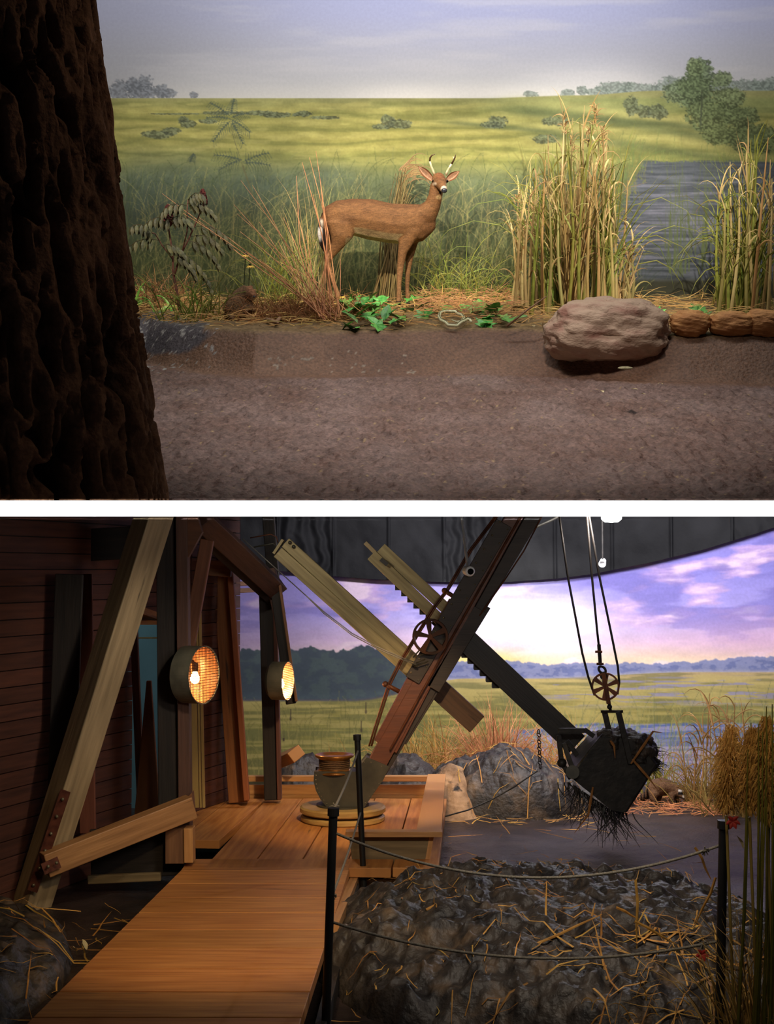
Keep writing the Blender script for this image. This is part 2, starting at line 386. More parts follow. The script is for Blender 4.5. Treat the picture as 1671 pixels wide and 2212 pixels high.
# ---- upper mural: prairie, sky and pond
def paint_upper():
    p = Paint(-30, 1700, -40, 700, 1.25); X, Y, rg = p.X, p.Y, p.rng
    sky = p.grad([(-40, (150, 156, 196)), (34, (158, 162, 196)), (110, (172, 173, 188)), (180, (188, 187, 188)), (212, (206, 202, 192))], Y)
    p.c[:] = sky
    grey = sm(900, 200, X) ; p.fill(grey * .5, (140, 141, 146), .8)  # uneven light on the sky painted in, greyer towards the left
    cl = fbm(X / 260, Y / 30, 0, 4); p.fill(sm(.5, .75, cl), (200, 196, 196), .3)
    p.fill(np.exp(-((X - 980) / 260) ** 2 - ((Y - 205) / 28) ** 2), (226, 220, 212), .6)
    hor = 212 - 6 * sm(1050, 1250, X) - 10 * sm(1250, 1420, X)
    # far woods on the skyline
    for cx, cy, rx, ry in ((258, 196, 22, 24), (288, 190, 18, 26), (312, 184, 20, 22), (304, 196, 34, 22), (350, 197, 16, 16), (362, 201, 20, 12), (418, 206, 12, 7)):
        p.blob(cx, cy, rx, ry, (112, 117, 124), .8, 3, foot=212)
    for cx, cy, rx, ry in ((1146, 203, 18, 7), (1224, 201, 16, 8), (1258, 197, 12, 12), (1330, 190, 40, 14), (1380, 192, 46, 13), (1290, 198, 30, 9), (1450, 188, 44, 22), (1600, 195, 80, 24), (1660, 190, 40, 22)):
        p.blob(cx, cy, rx, ry, (122, 134, 124), .8, 8, foot=214)
    fld = sm(-1, 1, Y - hor)
    base = p.grad([(205, (150, 148, 92)), (240, (146, 144, 74)), (300, (158, 152, 76)), (345, (150, 150, 76)), (390, (106, 116, 80)), (450, (88, 98, 70)), (560, (84, 94, 52)), (660, (74, 78, 40))], Y + 14 * (fbm(X / 90, Y / 60, 0, 3) - .5))
    p.c = p.c * (1 - fld[..., None]) + base * fld[..., None]
    # rolling bands of grass
    w = fbm(X / 120, Y / 16, 0, 21, 5); band = np.sin((Y + 30 * fbm(X / 240, Y / 50, 0, 9) + X * .012) / 4.6 + 5 * w)
    fz = sm(214, 225, Y) * sm(385, 330, Y)
    p.fill(sm(.1, 1, band) * fz, (182, 172, 92), .5); p.fill(sm(-.2, -1, band) * fz, (108, 112, 56), .45)
    p.fill(sm(.55, .7, fbm(X / 60, Y / 9, 0, 33)) * fz, (196, 186, 104), .35)
    # green far slope on the right and pale rolling ridges
    p.fill(sm(960, 1200, X) * sm(205, 218, Y) * sm(262, 232, Y), (132, 142, 84), .7)
    for x0, y0, x1, y1, th in ((1050, 236, 1700, 330, 12), (1100, 286, 1700, 372, 12), (1180, 250, 1700, 300, 8), (900, 262, 1180, 284, 6)):
        yl = y0 + (y1 - y0) * np.clip((X - x0) / (x1 - x0), 0, 1) ** 1.4
        m = np.exp(-((Y - yl) / th) ** 2) * sm(x0, x0 + 120, X) * sm(x1 + 60, x1 - 10, X)
        p.fill(m, (84, 96, 62), .6); m2 = np.exp(-((Y - yl + th * 1.9) / th) ** 2) * sm(x0, x0 + 120, X) * sm(x1 + 60, x1 - 10, X)
        p.fill(m2, (186, 178, 104), .4)
    # hedges and bushes
    for cx, cy, rx, ry in ((340, 291, 34, 9), (370, 284, 22, 8), (405, 268, 20, 9), (396, 258, 12, 7), (450, 262, 24, 5), (560, 244, 46, 5), (600, 248, 40, 6), (655, 246, 20, 7), (700, 254, 34, 4), (480, 244, 44, 4), (380, 246, 60, 2),
                           (838, 262, 16, 14), (862, 268, 26, 10), (820, 274, 20, 6), (1074, 264, 22, 14), (1060, 270, 24, 8), (1362, 228, 16, 22), (1388, 240, 20, 14), (1418, 242, 22, 16), (1200, 262, 30, 10), (1180, 300, 30, 10)):
        p.blob(cx, cy, rx, ry, (86, 94, 72), .75, int(cx))
        p.blob(cx - rx * .2, cy - ry * .35, rx * .6, ry * .4, (112, 120, 80), .5, int(cx) + 9)
    # big tree
    for cx, cy, rx, ry, c in ((1480, 200, 50, 28, (98, 112, 82)), (1512, 160, 30, 34, (92, 108, 74)), (1505, 200, 44, 40, (90, 104, 70)), (1560, 172, 22, 18, (98, 112, 76)), (1575, 212, 34, 26, (100, 112, 74)),
                              (1530, 250, 50, 34, (92, 104, 66)), (1600, 252, 40, 24, (98, 110, 70)), (1500, 146, 18, 20, (104, 118, 80)), (1628, 300, 60, 34, (88, 98, 60)), (1560, 290, 46, 22, (96, 106, 64))):
        p.blob(cx, cy, rx, ry, c, .85, int(cx + cy), fs=7); p.blob(cx - 5, cy - ry * .3, rx * .7, ry * .5, tuple(int(v * 1.22) for v in c), .55, int(cx) + 3, fs=5)
    p.stroke([(1512, 270), (1516, 210), (1510, 160)], 5, (80, 88, 64), .7)
    # pond
    shore = 344 + 8 * fbm(X / 30, 0, 0, 2) + 4 * sm(1560, 1700, X); left = 1368 - (Y - 344) * .42 + 26 * fbm(0, Y / 40, 0, 6)
    left = np.where(Y > 560, 1240, left)
    pond = sm(-2, 2, Y - shore) * sm(-8, 8, X - left)
    p.fill(pond, (92, 98, 104), 1)
    rip = fbm(X / 90, Y / 3.2, 0, 14, 3); ms = pond * sm(350, 420, Y) * sm(620, 560, Y)
    p.fill(sm(.50, .64, rip) * ms, (150, 148, 166), .6); p.fill(sm(.46, .34, rip) * pond, (66, 72, 78), .6)
    for i in range(420):
        yy = rg.uniform(352, 640); xx = 1368 - (yy - 344) * .42 + rg.normal(6, 20)
        p.blade(xx, yy, rg.uniform(20, 80), rg.normal(6, 14), 2.6, (104 + 40 * rg.rand(), 118 + 20 * rg.rand(), 70), .6)
    p.fill(np.exp(-((X - 1460) / 80) ** 2 - ((Y - 460) / 60) ** 2) * pond, (168, 166, 186), .35)
    p.fill(sm(598, 612, Y) * sm(1180, 1260, X), (66, 64, 44), .92)
    # shadowy scrub on the left and grass everywhere
    for cx, cy, rx, ry in ((300, 400, 60, 70), (400, 380, 70, 50), (350, 470, 80, 60), (560, 400, 90, 50), (700, 380, 80, 30)):
        p.fill(np.exp(-((X - cx) / rx) ** 2 - ((Y - cy) / ry) ** 2), (76, 92, 84), .55)
    for i in range(2600):
        x = rg.uniform(262, 1390); y = rg.uniform(390, 668); h = rg.uniform(24, 80)
        if x > 1250 and y < 560: continue
        g = rg.rand(); k = sm(340, 600, y)
        c = (118 + 46 * g * k + 10 * g, 130 + 40 * g * k, 76 + 10 * g) if rg.rand() < .65 else (66, 82, 48)
        p.blade(x, y, h, rg.normal(10, 22), 2.0, c, .40)
    for i in range(620):
        x = rg.uniform(290, 1250); y = rg.uniform(470, 665); h = rg.uniform(40, 130)
        p.blade(x, y, h, rg.normal(16, 34), 2.4, (172 + 20 * rg.rand(), 168, 98), .5)
    for i in range(70):     # painted water rushes
        x = rg.choice([1446, 1470, 1490, 1520, 1560, 1460]) + rg.normal(0, 9); y = rg.uniform(480, 600)
        p.blade(x, y, rg.uniform(90, 230), rg.normal(5, 14), 3, (108, 122, 66), .4)
    for i in range(160):
        p.blade(rg.uniform(1370, 1690), 350, rg.uniform(8, 26), rg.normal(0, 3), 1.6, (126, 136, 72), .6)
    # painted sumac
    dk = (74, 86, 72)
    p.stroke([(545, 420), (522, 352), (505, 300), (496, 255)], 3.5, (104, 104, 70), .9)
    def frond(x, y, ang, L):
        for k in range(9):
            t = (k + 1) / 9; bx = x + math.cos(ang) * L * t; by = y + math.sin(ang) * L * t + 10 * t * t
            for sgn in (-1, 1):
                a2 = ang + sgn * 1.1; l = L * .36 * (1 - t * .55); p.stroke([(bx, by), (bx + math.cos(a2) * l * .5, by + math.sin(a2) * l * .5 + 1), (bx + math.cos(a2) * l, by + math.sin(a2) * l + 6)], 2.8, dk, .6)
        p.stroke([(x, y), (x + math.cos(ang) * L * .5, y + math.sin(ang) * L * .5 + 2.5), (x + math.cos(ang) * L, y + math.sin(ang) * L + 10)], 1.8, dk, .9)
    for x, y, a, L in ((496, 250, -2.4, 56), (498, 248, -1.4, 44), (496, 256, -2.9, 50), (500, 254, -.5, 40), (498, 258, .4, 44), (496, 262, 2.4, 48), (500, 262, 1.0, 44), (520, 345, -2.8, 60), (522, 345, 2.9, 50), (524, 350, -.5, 62), (526, 352, -.1, 56), (410, 352, -1.3, 30)):
        frond(x, y, a, L)
    g_ = p.c.mean(-1, keepdims=True); p.c = g_ + (p.c - g_) * .86; p.c = p.c * (1 - .22 * sm(380, 480, Y) * (1 - pond * .5))[..., None]; p.noise(26, 14, 51, .10, fld); p.noise(3, 3, 52, .05, fld)
    return p
W = W1
D1 = 12.9
def mural_flat():
    p = paint_upper()
    zt = P1(835, -45, d=D1).z; xs = np.linspace(-4.3, 4.3, 1150); zs = np.linspace(-.06, zt, 520)
    Xw, Zw = np.meshgrid(xs, zs, indexing='ij'); V = np.stack([Xw.ravel(), np.full(Xw.size, D1), Zw.ravel()], 1)
    R = np.array(R1.to_3x3()); q = (V - np.array(CAM1)) @ R        # R^T applied
    px = 835.5 + F * q[:, 0] / q[:, 1]; py = 1106 - F * q[:, 2] / q[:, 1]
    c = p.sample(px, py)
    return V, c
V, c = mural_flat()
M_mur = attr_mat('painted_canvas', 'paint', rough=.85, scale=40, amount=.04)
mo = raw_mesh('wall_back', V, grid_faces(1150, 520)[:, ::-1], M_mur, (0, D1, 0), colors=c * .94, label='painted wall of prairie, pond and hazy sky')
struct(mo)
M_dark = mat('dark_board', (30, 26, 22), (40, 34, 28), rough=.9, scale=5)
struct(MB().box((0, D1 + .08, 1.9), (8.8, .12, 4.2)).build('wall_behind_painting', M_dark))

# ---- lower mural: sunset marsh on a curved wall
def paint_lower():
    p = Paint(380, 1760, 1100, 1740, 1.25); X, Y, rg = p.X, p.Y, p.rng
    s = p.grad([(1120, (140, 132, 205)), (1240, (146, 138, 212)), (1330, (176, 164, 226)), (1390, (232, 200, 220)), (1425, (252, 222, 190)), (1445, (250, 226, 196))], Y + sm(1200, 1637, X) * 6)
    p.c[:] = s
    cl = fbm(X / 95, Y / 26 + X / 300, 0, 2, 5); up = sm(1420, 1330, Y)
    p.fill(sm(.46, .60, cl) * up, (214, 176, 216), .65); p.fill(sm(.58, .72, cl), (250, 226, 232), .65)
    cd_ = fbm(X / 130 + 9, Y / 30, 0, 7, 4); p.fill(sm(.54, .68, cd_) * up, (120, 112, 186), .55)
    p.fill(np.exp(-((X - 1120) / 150) ** 2 - ((Y - 1345) / 58) ** 2) * (0.6 + .6 * fbm(X / 60, Y / 24, 0, 3)), (255, 252, 250), 1)  # lamp glow in mid sky, painted in as white
    p.fill(np.exp(-((X - 1040) / 90) ** 2 - ((Y - 1425) / 18) ** 2), (255, 232, 130), .9)
    p.fill(sm(820, 560, X), (104, 92, 128), .45)  # light falloff on the left, painted as darker violet
    p.fill(sm(1350, 1637, X) * sm(1300, 1380, Y) * sm(1440, 1400, Y), (206, 160, 200), .4)
    # far tree line
    top = 1443 - 10 * fbm(X / 26, 0, 0, 5) - 8 * fbm(X / 8, 0, 0, 6) - 14 * sm(1380, 1637, X) - 6 * sm(1180, 1100, X)
    base = 1466 - 16 * sm(1150, 1500, X)
    p.fill(sm(-1.5, 1.5, Y - top) * sm(2, -2, Y - base - 6) * sm(880, 960, X), (126, 134, 176), .9)
    p.fill(sm(.5, .6, fbm(X / 14, Y / 8, 0, 44)) * sm(0, 3, Y - top - 5) * sm(2, -2, Y - base) * sm(880, 960, X), (98, 108, 156), .6)
    p.fill(np.exp(-((Y - base - 2) / 5) ** 2) * sm(880, 960, X), (196, 186, 186), .5)
    # meadow
    f = sm(-1, 1, Y - (1466 - 14 * sm(1150, 1500, X) + 44 * sm(1010, 760, X)))
    mc = p.grad([(1450, (192, 172, 112)), (1480, (178, 172, 88)), (1540, (150, 150, 62)), (1580, (140, 146, 60)), (1740, (116, 120, 52))], Y)
    p.c = p.c * (1 - f[..., None]) + mc * f[..., None]
    n = fbm(X / 110, Y / 7, 0, 61, 4); p.fill(sm(.5, .62, n) * f, (204, 190, 96), .5); p.fill(sm(.48, .38, n) * f, (104, 116, 60), .5)
    # creek
    cr = fbm(X / 80, Y / 4, 0, 62, 3); p.fill(sm(.57, .62, cr) * f * sm(1080, 1250, X) * sm(1455, 1470, Y) * sm(1540, 1500, Y), (140, 146, 180), .8)
    # open water low right
    wt = sm(-3, 3, Y - (1558 + 10 * fbm(X / 40, 0, 0, 71) + 14 * sm(1300, 1120, X))) * sm(1085, 1130, X)
    wc = p.grad([(1560, (96, 112, 168)), (1590, (120, 132, 182)), (1630, (178, 162, 196)), (1690, (176, 166, 190)), (1740, (120, 120, 130))], Y)
    p.c = p.c * (1 - wt[..., None]) + wc * wt[..., None]
    n = fbm(X / 70, Y / 5, 0, 73, 3); p.fill(sm(.52, .64, n) * wt, (206, 186, 210), .5); p.fill(sm(.46, .38, n) * wt, (88, 104, 150), .4)
    # near woods on the left
    top = 1404 - 20 * (fbm(X / 44, 0, 0, 81) - .5) * 2 - 9 * fbm(X / 9, 0, 0, 82) + 8 * sm(560, 500, X) + 46 * sm(850, 930, X)
    base = 1470 + 44 * sm(1010, 760, X)
    wd_ = sm(-1.5, 1.5, Y - top - 10 * (fbm(X / 9, Y / 9, 0, 83) - .5)) * sm(3, -3, Y - base) * sm(950, 905, X)
    p.fill(wd_, (66, 76, 84), .97); p.fill(sm(.48, .62, fbm(X / 20, Y / 14, 0, 84)) * wd_, (84, 98, 92), .5)
    p.fill(sm(30, 0, np.abs(Y - base)) * wd_, (96, 112, 116), .35)
    for i in range(900):
        x = rg.uniform(500, 1100); y = rg.uniform(1540, 1720); p.blade(x, y, rg.uniform(16, 60), rg.normal(0, 10), 2, (168, 162, 74) if rg.rand() < .6 else (96, 108, 48), .4)
    for i in range(700):
        x = rg.uniform(1090, 1750); y = rg.uniform(1560, 1735); g = rg.rand()
        p.blade(x, y, rg.uniform(30, 110), rg.normal(6, 18), 2.2, (150 + 40 * g, 164 + 14 * g, 84) if rg.rand() < .7 else (96, 118, 70), .5)
    for x, y in ((628, 1555), (612, 1600), (780, 1580), (790, 1540)): p.stroke([(x, y), (x, y - 22)], 3, (70, 66, 48), .9)
    g_ = p.c.mean(-1, keepdims=True); fm_ = f[..., None] * (1 - wt[..., None]); p.c = p.c * (1 - fm_) + (g_ + (p.c - g_) * .78 + np.array([8, -2, 2])) * fm_; p.noise(40, 14, 91, .05); p.noise(3, 3, 92, .03)
    return p
W = W2
def mural_curved():
    p = paint_lower(); n, m = 1150, 520
    a = np.linspace(-.62, .62, n); zs = np.linspace(-.26, 2.95, m); A, Z = np.meshgrid(a, zs, indexing='ij'); Rr = 8.6; cy = 5.4
    V = np.stack([(.35 + Rr * np.sin(A)).ravel(), (cy + Rr * np.cos(A)).ravel(), Z.ravel()], 1)
    R = np.array(R2.to_3x3()); q = (V - np.array(CAM2)) @ R
    px = 835.5 + F * q[:, 0] / q[:, 1]; py = 1106 - F * q[:, 2] / q[:, 1]
    return V, p.sample(px, py), n, m, Rr, cy
V, c, n, m, RR, CY = mural_curved()
struct(raw_mesh('wall_back', V, grid_faces(n, m)[:, ::-1], M_mur, (0.35, CY + RR, -.26), colors=c * .94, label='curved painted wall of marsh at sunset'))
def wall_y(x, off=0): return CY + math.sqrt((RR - off) ** 2 - (x - .35) ** 2)

# black plastic curtain hanging in front of the top of the mural, lower edge sweeping down to the middle
def curtain():
    px = np.linspace(480, 1760, 520); edge = np.interp(px, [480, 600, 700, 800, 900, 1000, 1100, 1200, 1280, 1400, 1520, 1637, 1700, 1760], [1222, 1233, 1243, 1251, 1256, 1258, 1257, 1250, 1240, 1216, 1187, 1151, 1130, 1108])
    nz = 90; V = np.zeros((520, nz, 3))
    for i in range(520):
        # ray hits the drum of the curtain
        lo, hi = 10.0, 14.2
        for _ in range(40):
            mid = (lo + hi) / 2; q = P2(px[i], edge[i], d=mid)
            if mid < wall_y(q.x, .11): lo = mid
            else: hi = mid
        q = P2(px[i], edge[i], d=lo); zt = max(3.3, q.z + .2)
        zz = np.linspace(q.z, zt, nz); V[i, :, 0] = q.x; V[i, :, 2] = zz; V[i, :, 1] = q.y
    X, Z = V[..., 0], V[..., 2]
    wr = (fbm(X * 3.2, Z * 2.2, 0, 3, 3) - .5) * .06
    pan = np.floor(X / .55); r = np.sin(pan * 12.9898) * 43758.5; r = r - np.floor(r)
    fold = np.sin(X * 46 + Z * (14 * (r - .5)) + 6 * fbm(X * 3, Z * 5, 0, 8)) * .012 * sm(.45, .8, r)
    crease = -np.exp(-((X / .55 - pan - .03) / .02) ** 2) * .02 - np.exp(-((Z - 2.42) / .012) ** 2) * .008
    V[..., 1] += wr + fold + crease
    return V.reshape(-1, 3)
M_curt = mat('black_plastic_sheet', (20, 20, 22), (30, 30, 32), rough=.6, scale=3, bump=.002, bscale=26, spec=.12)
struct(raw_mesh('curtain', curtain(), grid_faces(520, 90)[:, ::-1], M_curt, (0.3, 13.5, 2.0), label='black plastic sheeting that hangs over the top of the sunset mural'))

# ------------------------------------------------------------------ upper ground: raked floor, bank and planting bed
W = W1
def bank_edge(x):   # distance of the lip of the bank
    px = 835.5 + x / 10.8 * F
    return np.interp(px, [0, 290, 360, 450, 560, 700, 850, 1000, 1150, 1300, 1450, 1700], [11.6, 11.5, 11.15, 10.85, 10.62, 10.7, 10.75, 10.85, 10.8, 10.5, 10.35, 10.35])
def z1(x, y):
    e = bank_edge(x); foot = e - .42 - .05 * np.sin(x * 2.1)
    t = sm(0, 1, (y - foot) / (e - foot)) ; t = np.clip((y - foot) / (e - foot), 0, 1); t = t * .55 + .45 * sm(0, 1, t)
    return -.29 + .29 * t + .02 * sm(0, .5, y - e) + .045 * (fbm(x * 1.1, y * 1.6, 0, 11) - .5) * sm(foot - .3, foot, y)
def Z1(x, y): return float(z1(np.array([x]), np.array([y]))[0])
nu, nv = 620, 520
xs = np.linspace(-4.2, 4.2, nu); tt = np.linspace(0, 1, nv); ys = 6.40 + (D1 + .05 - 6.40) * tt ** 1.15
Xg, Yg = np.meshgrid(xs, ys, indexing='ij'); Zg = z1(Xg, Yg)
e = bank_edge(Xg); fl = sm(.1, -.2, Yg - (e - .45))
Zg = Zg + (fbm(Xg * 24, Yg * 12, 0, 31, 4) - .5) * .05 * fl + (fbm(Xg * 9, Yg * 7, 0, 32, 3) - .5) * .012 + (fbm(Xg * 70, Yg * 45, 0, 35, 2) - .5) * .012 * fl
Zg[:, 0] -= .0
def hexc(c): return np.array(lin(c))
n1 = fbm(Xg * 3, Yg * 2, 0, 36)[..., None]; n2 = fbm(Xg * 30, Yg * 18, 0, 37, 4)[..., None]
cf = hexc((126, 108, 102)) * (1 - n1) + hexc((96, 70, 58)) * n1
n1 = sm(.3, .7, n1)
cf = cf * (.55 + .9 * n2)
n1b = fbm(Xg * 1.7 + 5, Yg * 2.3, Zg * 3.1, 44, 4)[..., None]
cb = hexc((126, 96, 74)) * (1 - n1b) + hexc((84, 58, 44)) * n1b
cb = cb * (.8 + .4 * fbm(Xg * 5, Yg * 9, Zg * 9, 41)[..., None])
cg = hexc((120, 98, 66)) * (.6 + .8 * n2)
bk = sm(-.06, .02, Yg - e)[..., None]; flm = fl[..., None]
cc = cf * flm + cb * (1 - flm); cc = cc * (1 - bk) + cg * bk
# dull grey worn patch at the left of the bank, pale drips and chalky scuffs
pw = np.array([[835.5 + x / y * F for y in ys] for x in xs]); qy = 330 + (1.32 - Zg) / Yg * F
gp = sm(1.1, .8, ((pw - 352) / 105) ** 2 + ((qy - 705) / 46) ** 2 + (fbm(Xg * 7, Yg * 7, 0, 43) - .5))
cc = cc * (1 - gp[..., None] * .8) + hexc((70, 72, 80)) * gp[..., None] * .8
sp = (fbm(Xg * 26, Yg * 34, Zg * 30, 47, 4) > .66) & (((pw - 370) / 130) ** 2 + ((qy - 735) / 62) ** 2 < 1)
cc[sp] = hexc((150, 146, 140))
sc_ = (fbm(Xg * 34, Yg * 40, Zg * 22, 48, 4) > .70) & (qy > 745) & (qy < 800) & (pw > 560) & (pw < 900)
cc[sc_] = hexc((140, 128, 112))
gr = (_h(np.round(Xg * 90).astype(int), np.round(Yg * 40).astype(int), 0, 9) > .992) & (fl > .5)
cc[gr] = hexc((150, 128, 96))
M_earth = attr_mat('painted_concrete_earth', 'paint', rough=.62, scale=50, amount=.35, bump=.012, spec=.4, bscale=38)
struct(raw_mesh('floor', np.stack([Xg.ravel(), Yg.ravel(), Zg.ravel()], 1), grid_faces(nu, nv), M_earth, (0, 6.4, -.3), colors=np.clip(cc.reshape(-1, 3), 0, 1), label='rough brown concrete earth with a raised bank'))
# ------------------------------------------------------------------ shared organic builders
rnd = random.Random(11)
def remesh(mb, voxel, smooth=6, factor=.5):
    """one continuous skin round all the volumes in mb; returns vertices and triangles/quads"""
    me = bpy.data.meshes.new('skin_source'); me.from_pydata(mb.v, [], mb.f); o = bpy.data.objects.new('skin_source', me); col.objects.link(o)
    r = o.modifiers.new('r', 'REMESH'); r.mode = 'VOXEL'; r.voxel_size = voxel
    s_ = o.modifiers.new('s', 'SMOOTH'); s_.iterations = smooth; s_.factor = factor
    bpy.context.view_layer.update(); dg = bpy.context.evaluated_depsgraph_get(); ev = o.evaluated_get(dg); em = ev.to_mesh()
    n = len(em.vertices); V = np.zeros(n * 3); em.vertices.foreach_get('co', V); V = V.reshape(-1, 3)
    Nn = np.zeros(n * 3); em.vertices.foreach_get('normal', Nn); Nn = Nn.reshape(-1, 3)
    Fq = np.array([list(p.vertices) for p in em.polygons if len(p.vertices) == 4], dtype=np.int32)
    ev.to_mesh_clear(); bpy.data.objects.remove(o); bpy.data.meshes.remove(me)
    return V, Fq, Nn
def blobs(mb, seq, flat=(0, 1, 0), n=14):
    """tube whose ends are rounded; seq of (point, radius along flat, radius across)"""
    pts = [Vector(s[0]) for s in seq]; rs = [(s[1], s[2]) for s in seq]
    a = (pts[0] - pts[1]).normalized(); b = (pts[-1] - pts[-2]).normalized()
    r0 = min(rs[0]); r1 = min(rs[-1])
    pts = [pts[0] + a * r0 * .8, pts[0] + a * r0 * .5] + pts + [pts[-1] + b * r1 * .5, pts[-1] + b * r1 * .8]
    rs = [(rs[0][0] * .35, rs[0][1] * .35), (rs[0][0] * .8, rs[0][1] * .8)] + rs + [(rs[-1][0] * .8, rs[-1][1] * .8), (rs[-1][0] * .35, rs[-1][1] * .35)]
    mb.tube(pts, rs, n=n, flat=flat)
def rock(name, c, r, m, seed, label=None, cat='rock', group=None, amp=.16, strata=.03, n=120, colors=None):
    c = np.array(c, float); u = np.linspace(0, 2 * np.pi, n + 1)[:-1]; v = np.linspace(.02, np.pi - .02, n // 2)
    U, Vv = np.meshgrid(u, v, indexing='ij'); d = np.stack([np.sin(Vv) * np.cos(U), np.sin(Vv) * np.sin(U), np.cos(Vv)], -1)
    k = np.abs(d[..., 0]) ** 2.6 + np.abs(d[..., 1]) ** 2.6 + np.abs(d[..., 2]) ** 2.6; s = k ** (-1 / 2.6)
    f = 1 + amp * (fbm(d[..., 0] * 2 + seed, d[..., 1] * 2, d[..., 2] * 2, seed, 4) - .5) * 2 + .05 * (fbm(d[..., 0] * 9, d[..., 1] * 9, d[..., 2] * 9 + seed, seed, 3) - .5)
    q = d * (s * f)[..., None] * np.array(r)
    lay = q[..., 2] / r[2] + q[..., 0] / r[0] * .25 + .5 * fbm(q[..., 0] * 4, q[..., 1] * 4, q[..., 2] * 6, seed + 3); saw = (lay * 3.2) % 1
    q = q * (1 - strata * sm(.55, 1, saw) - strata * .5 * fbm(q[..., 0] * 30, q[..., 1] * 30, q[..., 2] * 60, seed))[..., None]
    V = (q + c).reshape(-1, 3); m_ = n // 2; i = np.arange(n)[:, None]; j = np.arange(m_ - 1)[None]
    a = (i * m_ + j).ravel(); b = (((i + 1) % n) * m_ + j).ravel(); Fc = np.stack([a, a + 1, b + 1, b], 1)
    return raw_mesh(name, V, Fc, m, (c[0], c[1], c[2] - r[2]), label=label, cat=cat, group=group)
def curve_pts(p0, d0, L, droop, n=8, sway=0):
    p = Vector(p0); d = Vector(d0).normalized(); out = [p.copy()]; a = rnd.uniform(-1, 1) * sway
    for i in range(n):
        p = p + d * (L / n); out.append(p.copy()); d = (d + Vector((a / n, 0, -droop / n * (1 + i * .35)))).normalized()
    return out
TINTS = [(1.0, .92, .74), (.9, .82, .62), (.7, .62, .46), (1.0, .98, .8), (.62, .66, .42), (.8, .62, .46)]
M_reed = mat('dry_reed', (166, 142, 98), (208, 188, 140), rough=.6, scale=9, stretch=(1, 1, .3), tint=True, spec=.3)
M_greenreed = mat('green_reed', (120, 128, 58), (160, 160, 84), rough=.55, scale=9, tint=True, spec=.3)
M_straw = mat('straw', (172, 136, 84), (210, 174, 116), rough=.65, scale=14, tint=True, spec=.25)
M_pink = mat('rusty_stem', (162, 116, 84), (206, 156, 116), rough=.65, scale=14, tint=True, spec=.25)
M_leafG = mat('green_leaf', (62, 128, 56), (128, 176, 92), rough=.4, scale=30, tint=True, bump=.001)
M_leafD = mat('dull_leaf', (66, 66, 40), (104, 98, 62), rough=.6, scale=30, tint=True)
def tnt(base=(1, 1, 1), v=.25):
    k = 1 + rnd.uniform(-v, v); return tuple(max(.02, x * k * (1 + rnd.uniform(-.06, .06))) for x in base)

# ------------------------------------------------------------------ UPPER HALL: tree trunk
W = W1
def trunk():
    n, m = 460, 520; th = np.linspace(-math.pi, math.pi, n + 1)[:-1]; zs = np.linspace(-.34, 2.35, m)
    T, Z = np.meshgrid(th, zs, indexing='ij')
    d0 = 6.34; qx = np.interp(330 + (1.32 - Z) / d0 * F, [-60, 34, 330, 500, 650, 850, 1081, 1200], [205, 212, 240, 253, 267, 292, 318, 335])
    cx = -1.99; R = (qx - 835.5) / F * d0 - cx
    ax = T * 9 + 1.2 * np.sin(Z * 2.1) ; wob = fbm(np.cos(T) * 5, np.sin(T) * 5, Z * 2.2, 4, 3) * 3.4
    rid = fbm(np.cos(T) * 8 + wob, np.sin(T) * 8 + wob, Z * 1.9, 5, 3); r2 = 1 - np.abs(rid * 2 - 1) * 2.2
    plate = fbm(np.cos(T) * 13, np.sin(T) * 13, Z * 4, 6, 3)
    dd = .12 * np.clip(r2, -.9, .8) + .03 * (plate - .5) 
    dd = dd - .045
    Rr = R + dd * 1.15
    Yt = d0 - Rr * np.cos(T) * .80
    V = np.stack([cx + Rr * np.sin(T), Yt, np.maximum(Z, 1.32 - .2535 * Yt)], -1).reshape(-1, 3)
    i = np.arange(n)[:, None]; j = np.arange(m - 1)[None]; a = (i * m + j).ravel(); b = (((i + 1) % n) * m + j).ravel()
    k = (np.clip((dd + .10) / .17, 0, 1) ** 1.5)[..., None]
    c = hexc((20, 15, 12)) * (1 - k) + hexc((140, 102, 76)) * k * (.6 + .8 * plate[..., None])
    m_ = attr_mat('bark', 'paint', rough=.85, scale=30, amount=.3, bump=.01, spec=.3, bscale=60)
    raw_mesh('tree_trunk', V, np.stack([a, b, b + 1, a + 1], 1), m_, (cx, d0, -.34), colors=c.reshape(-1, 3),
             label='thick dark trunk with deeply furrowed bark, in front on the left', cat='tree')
trunk()

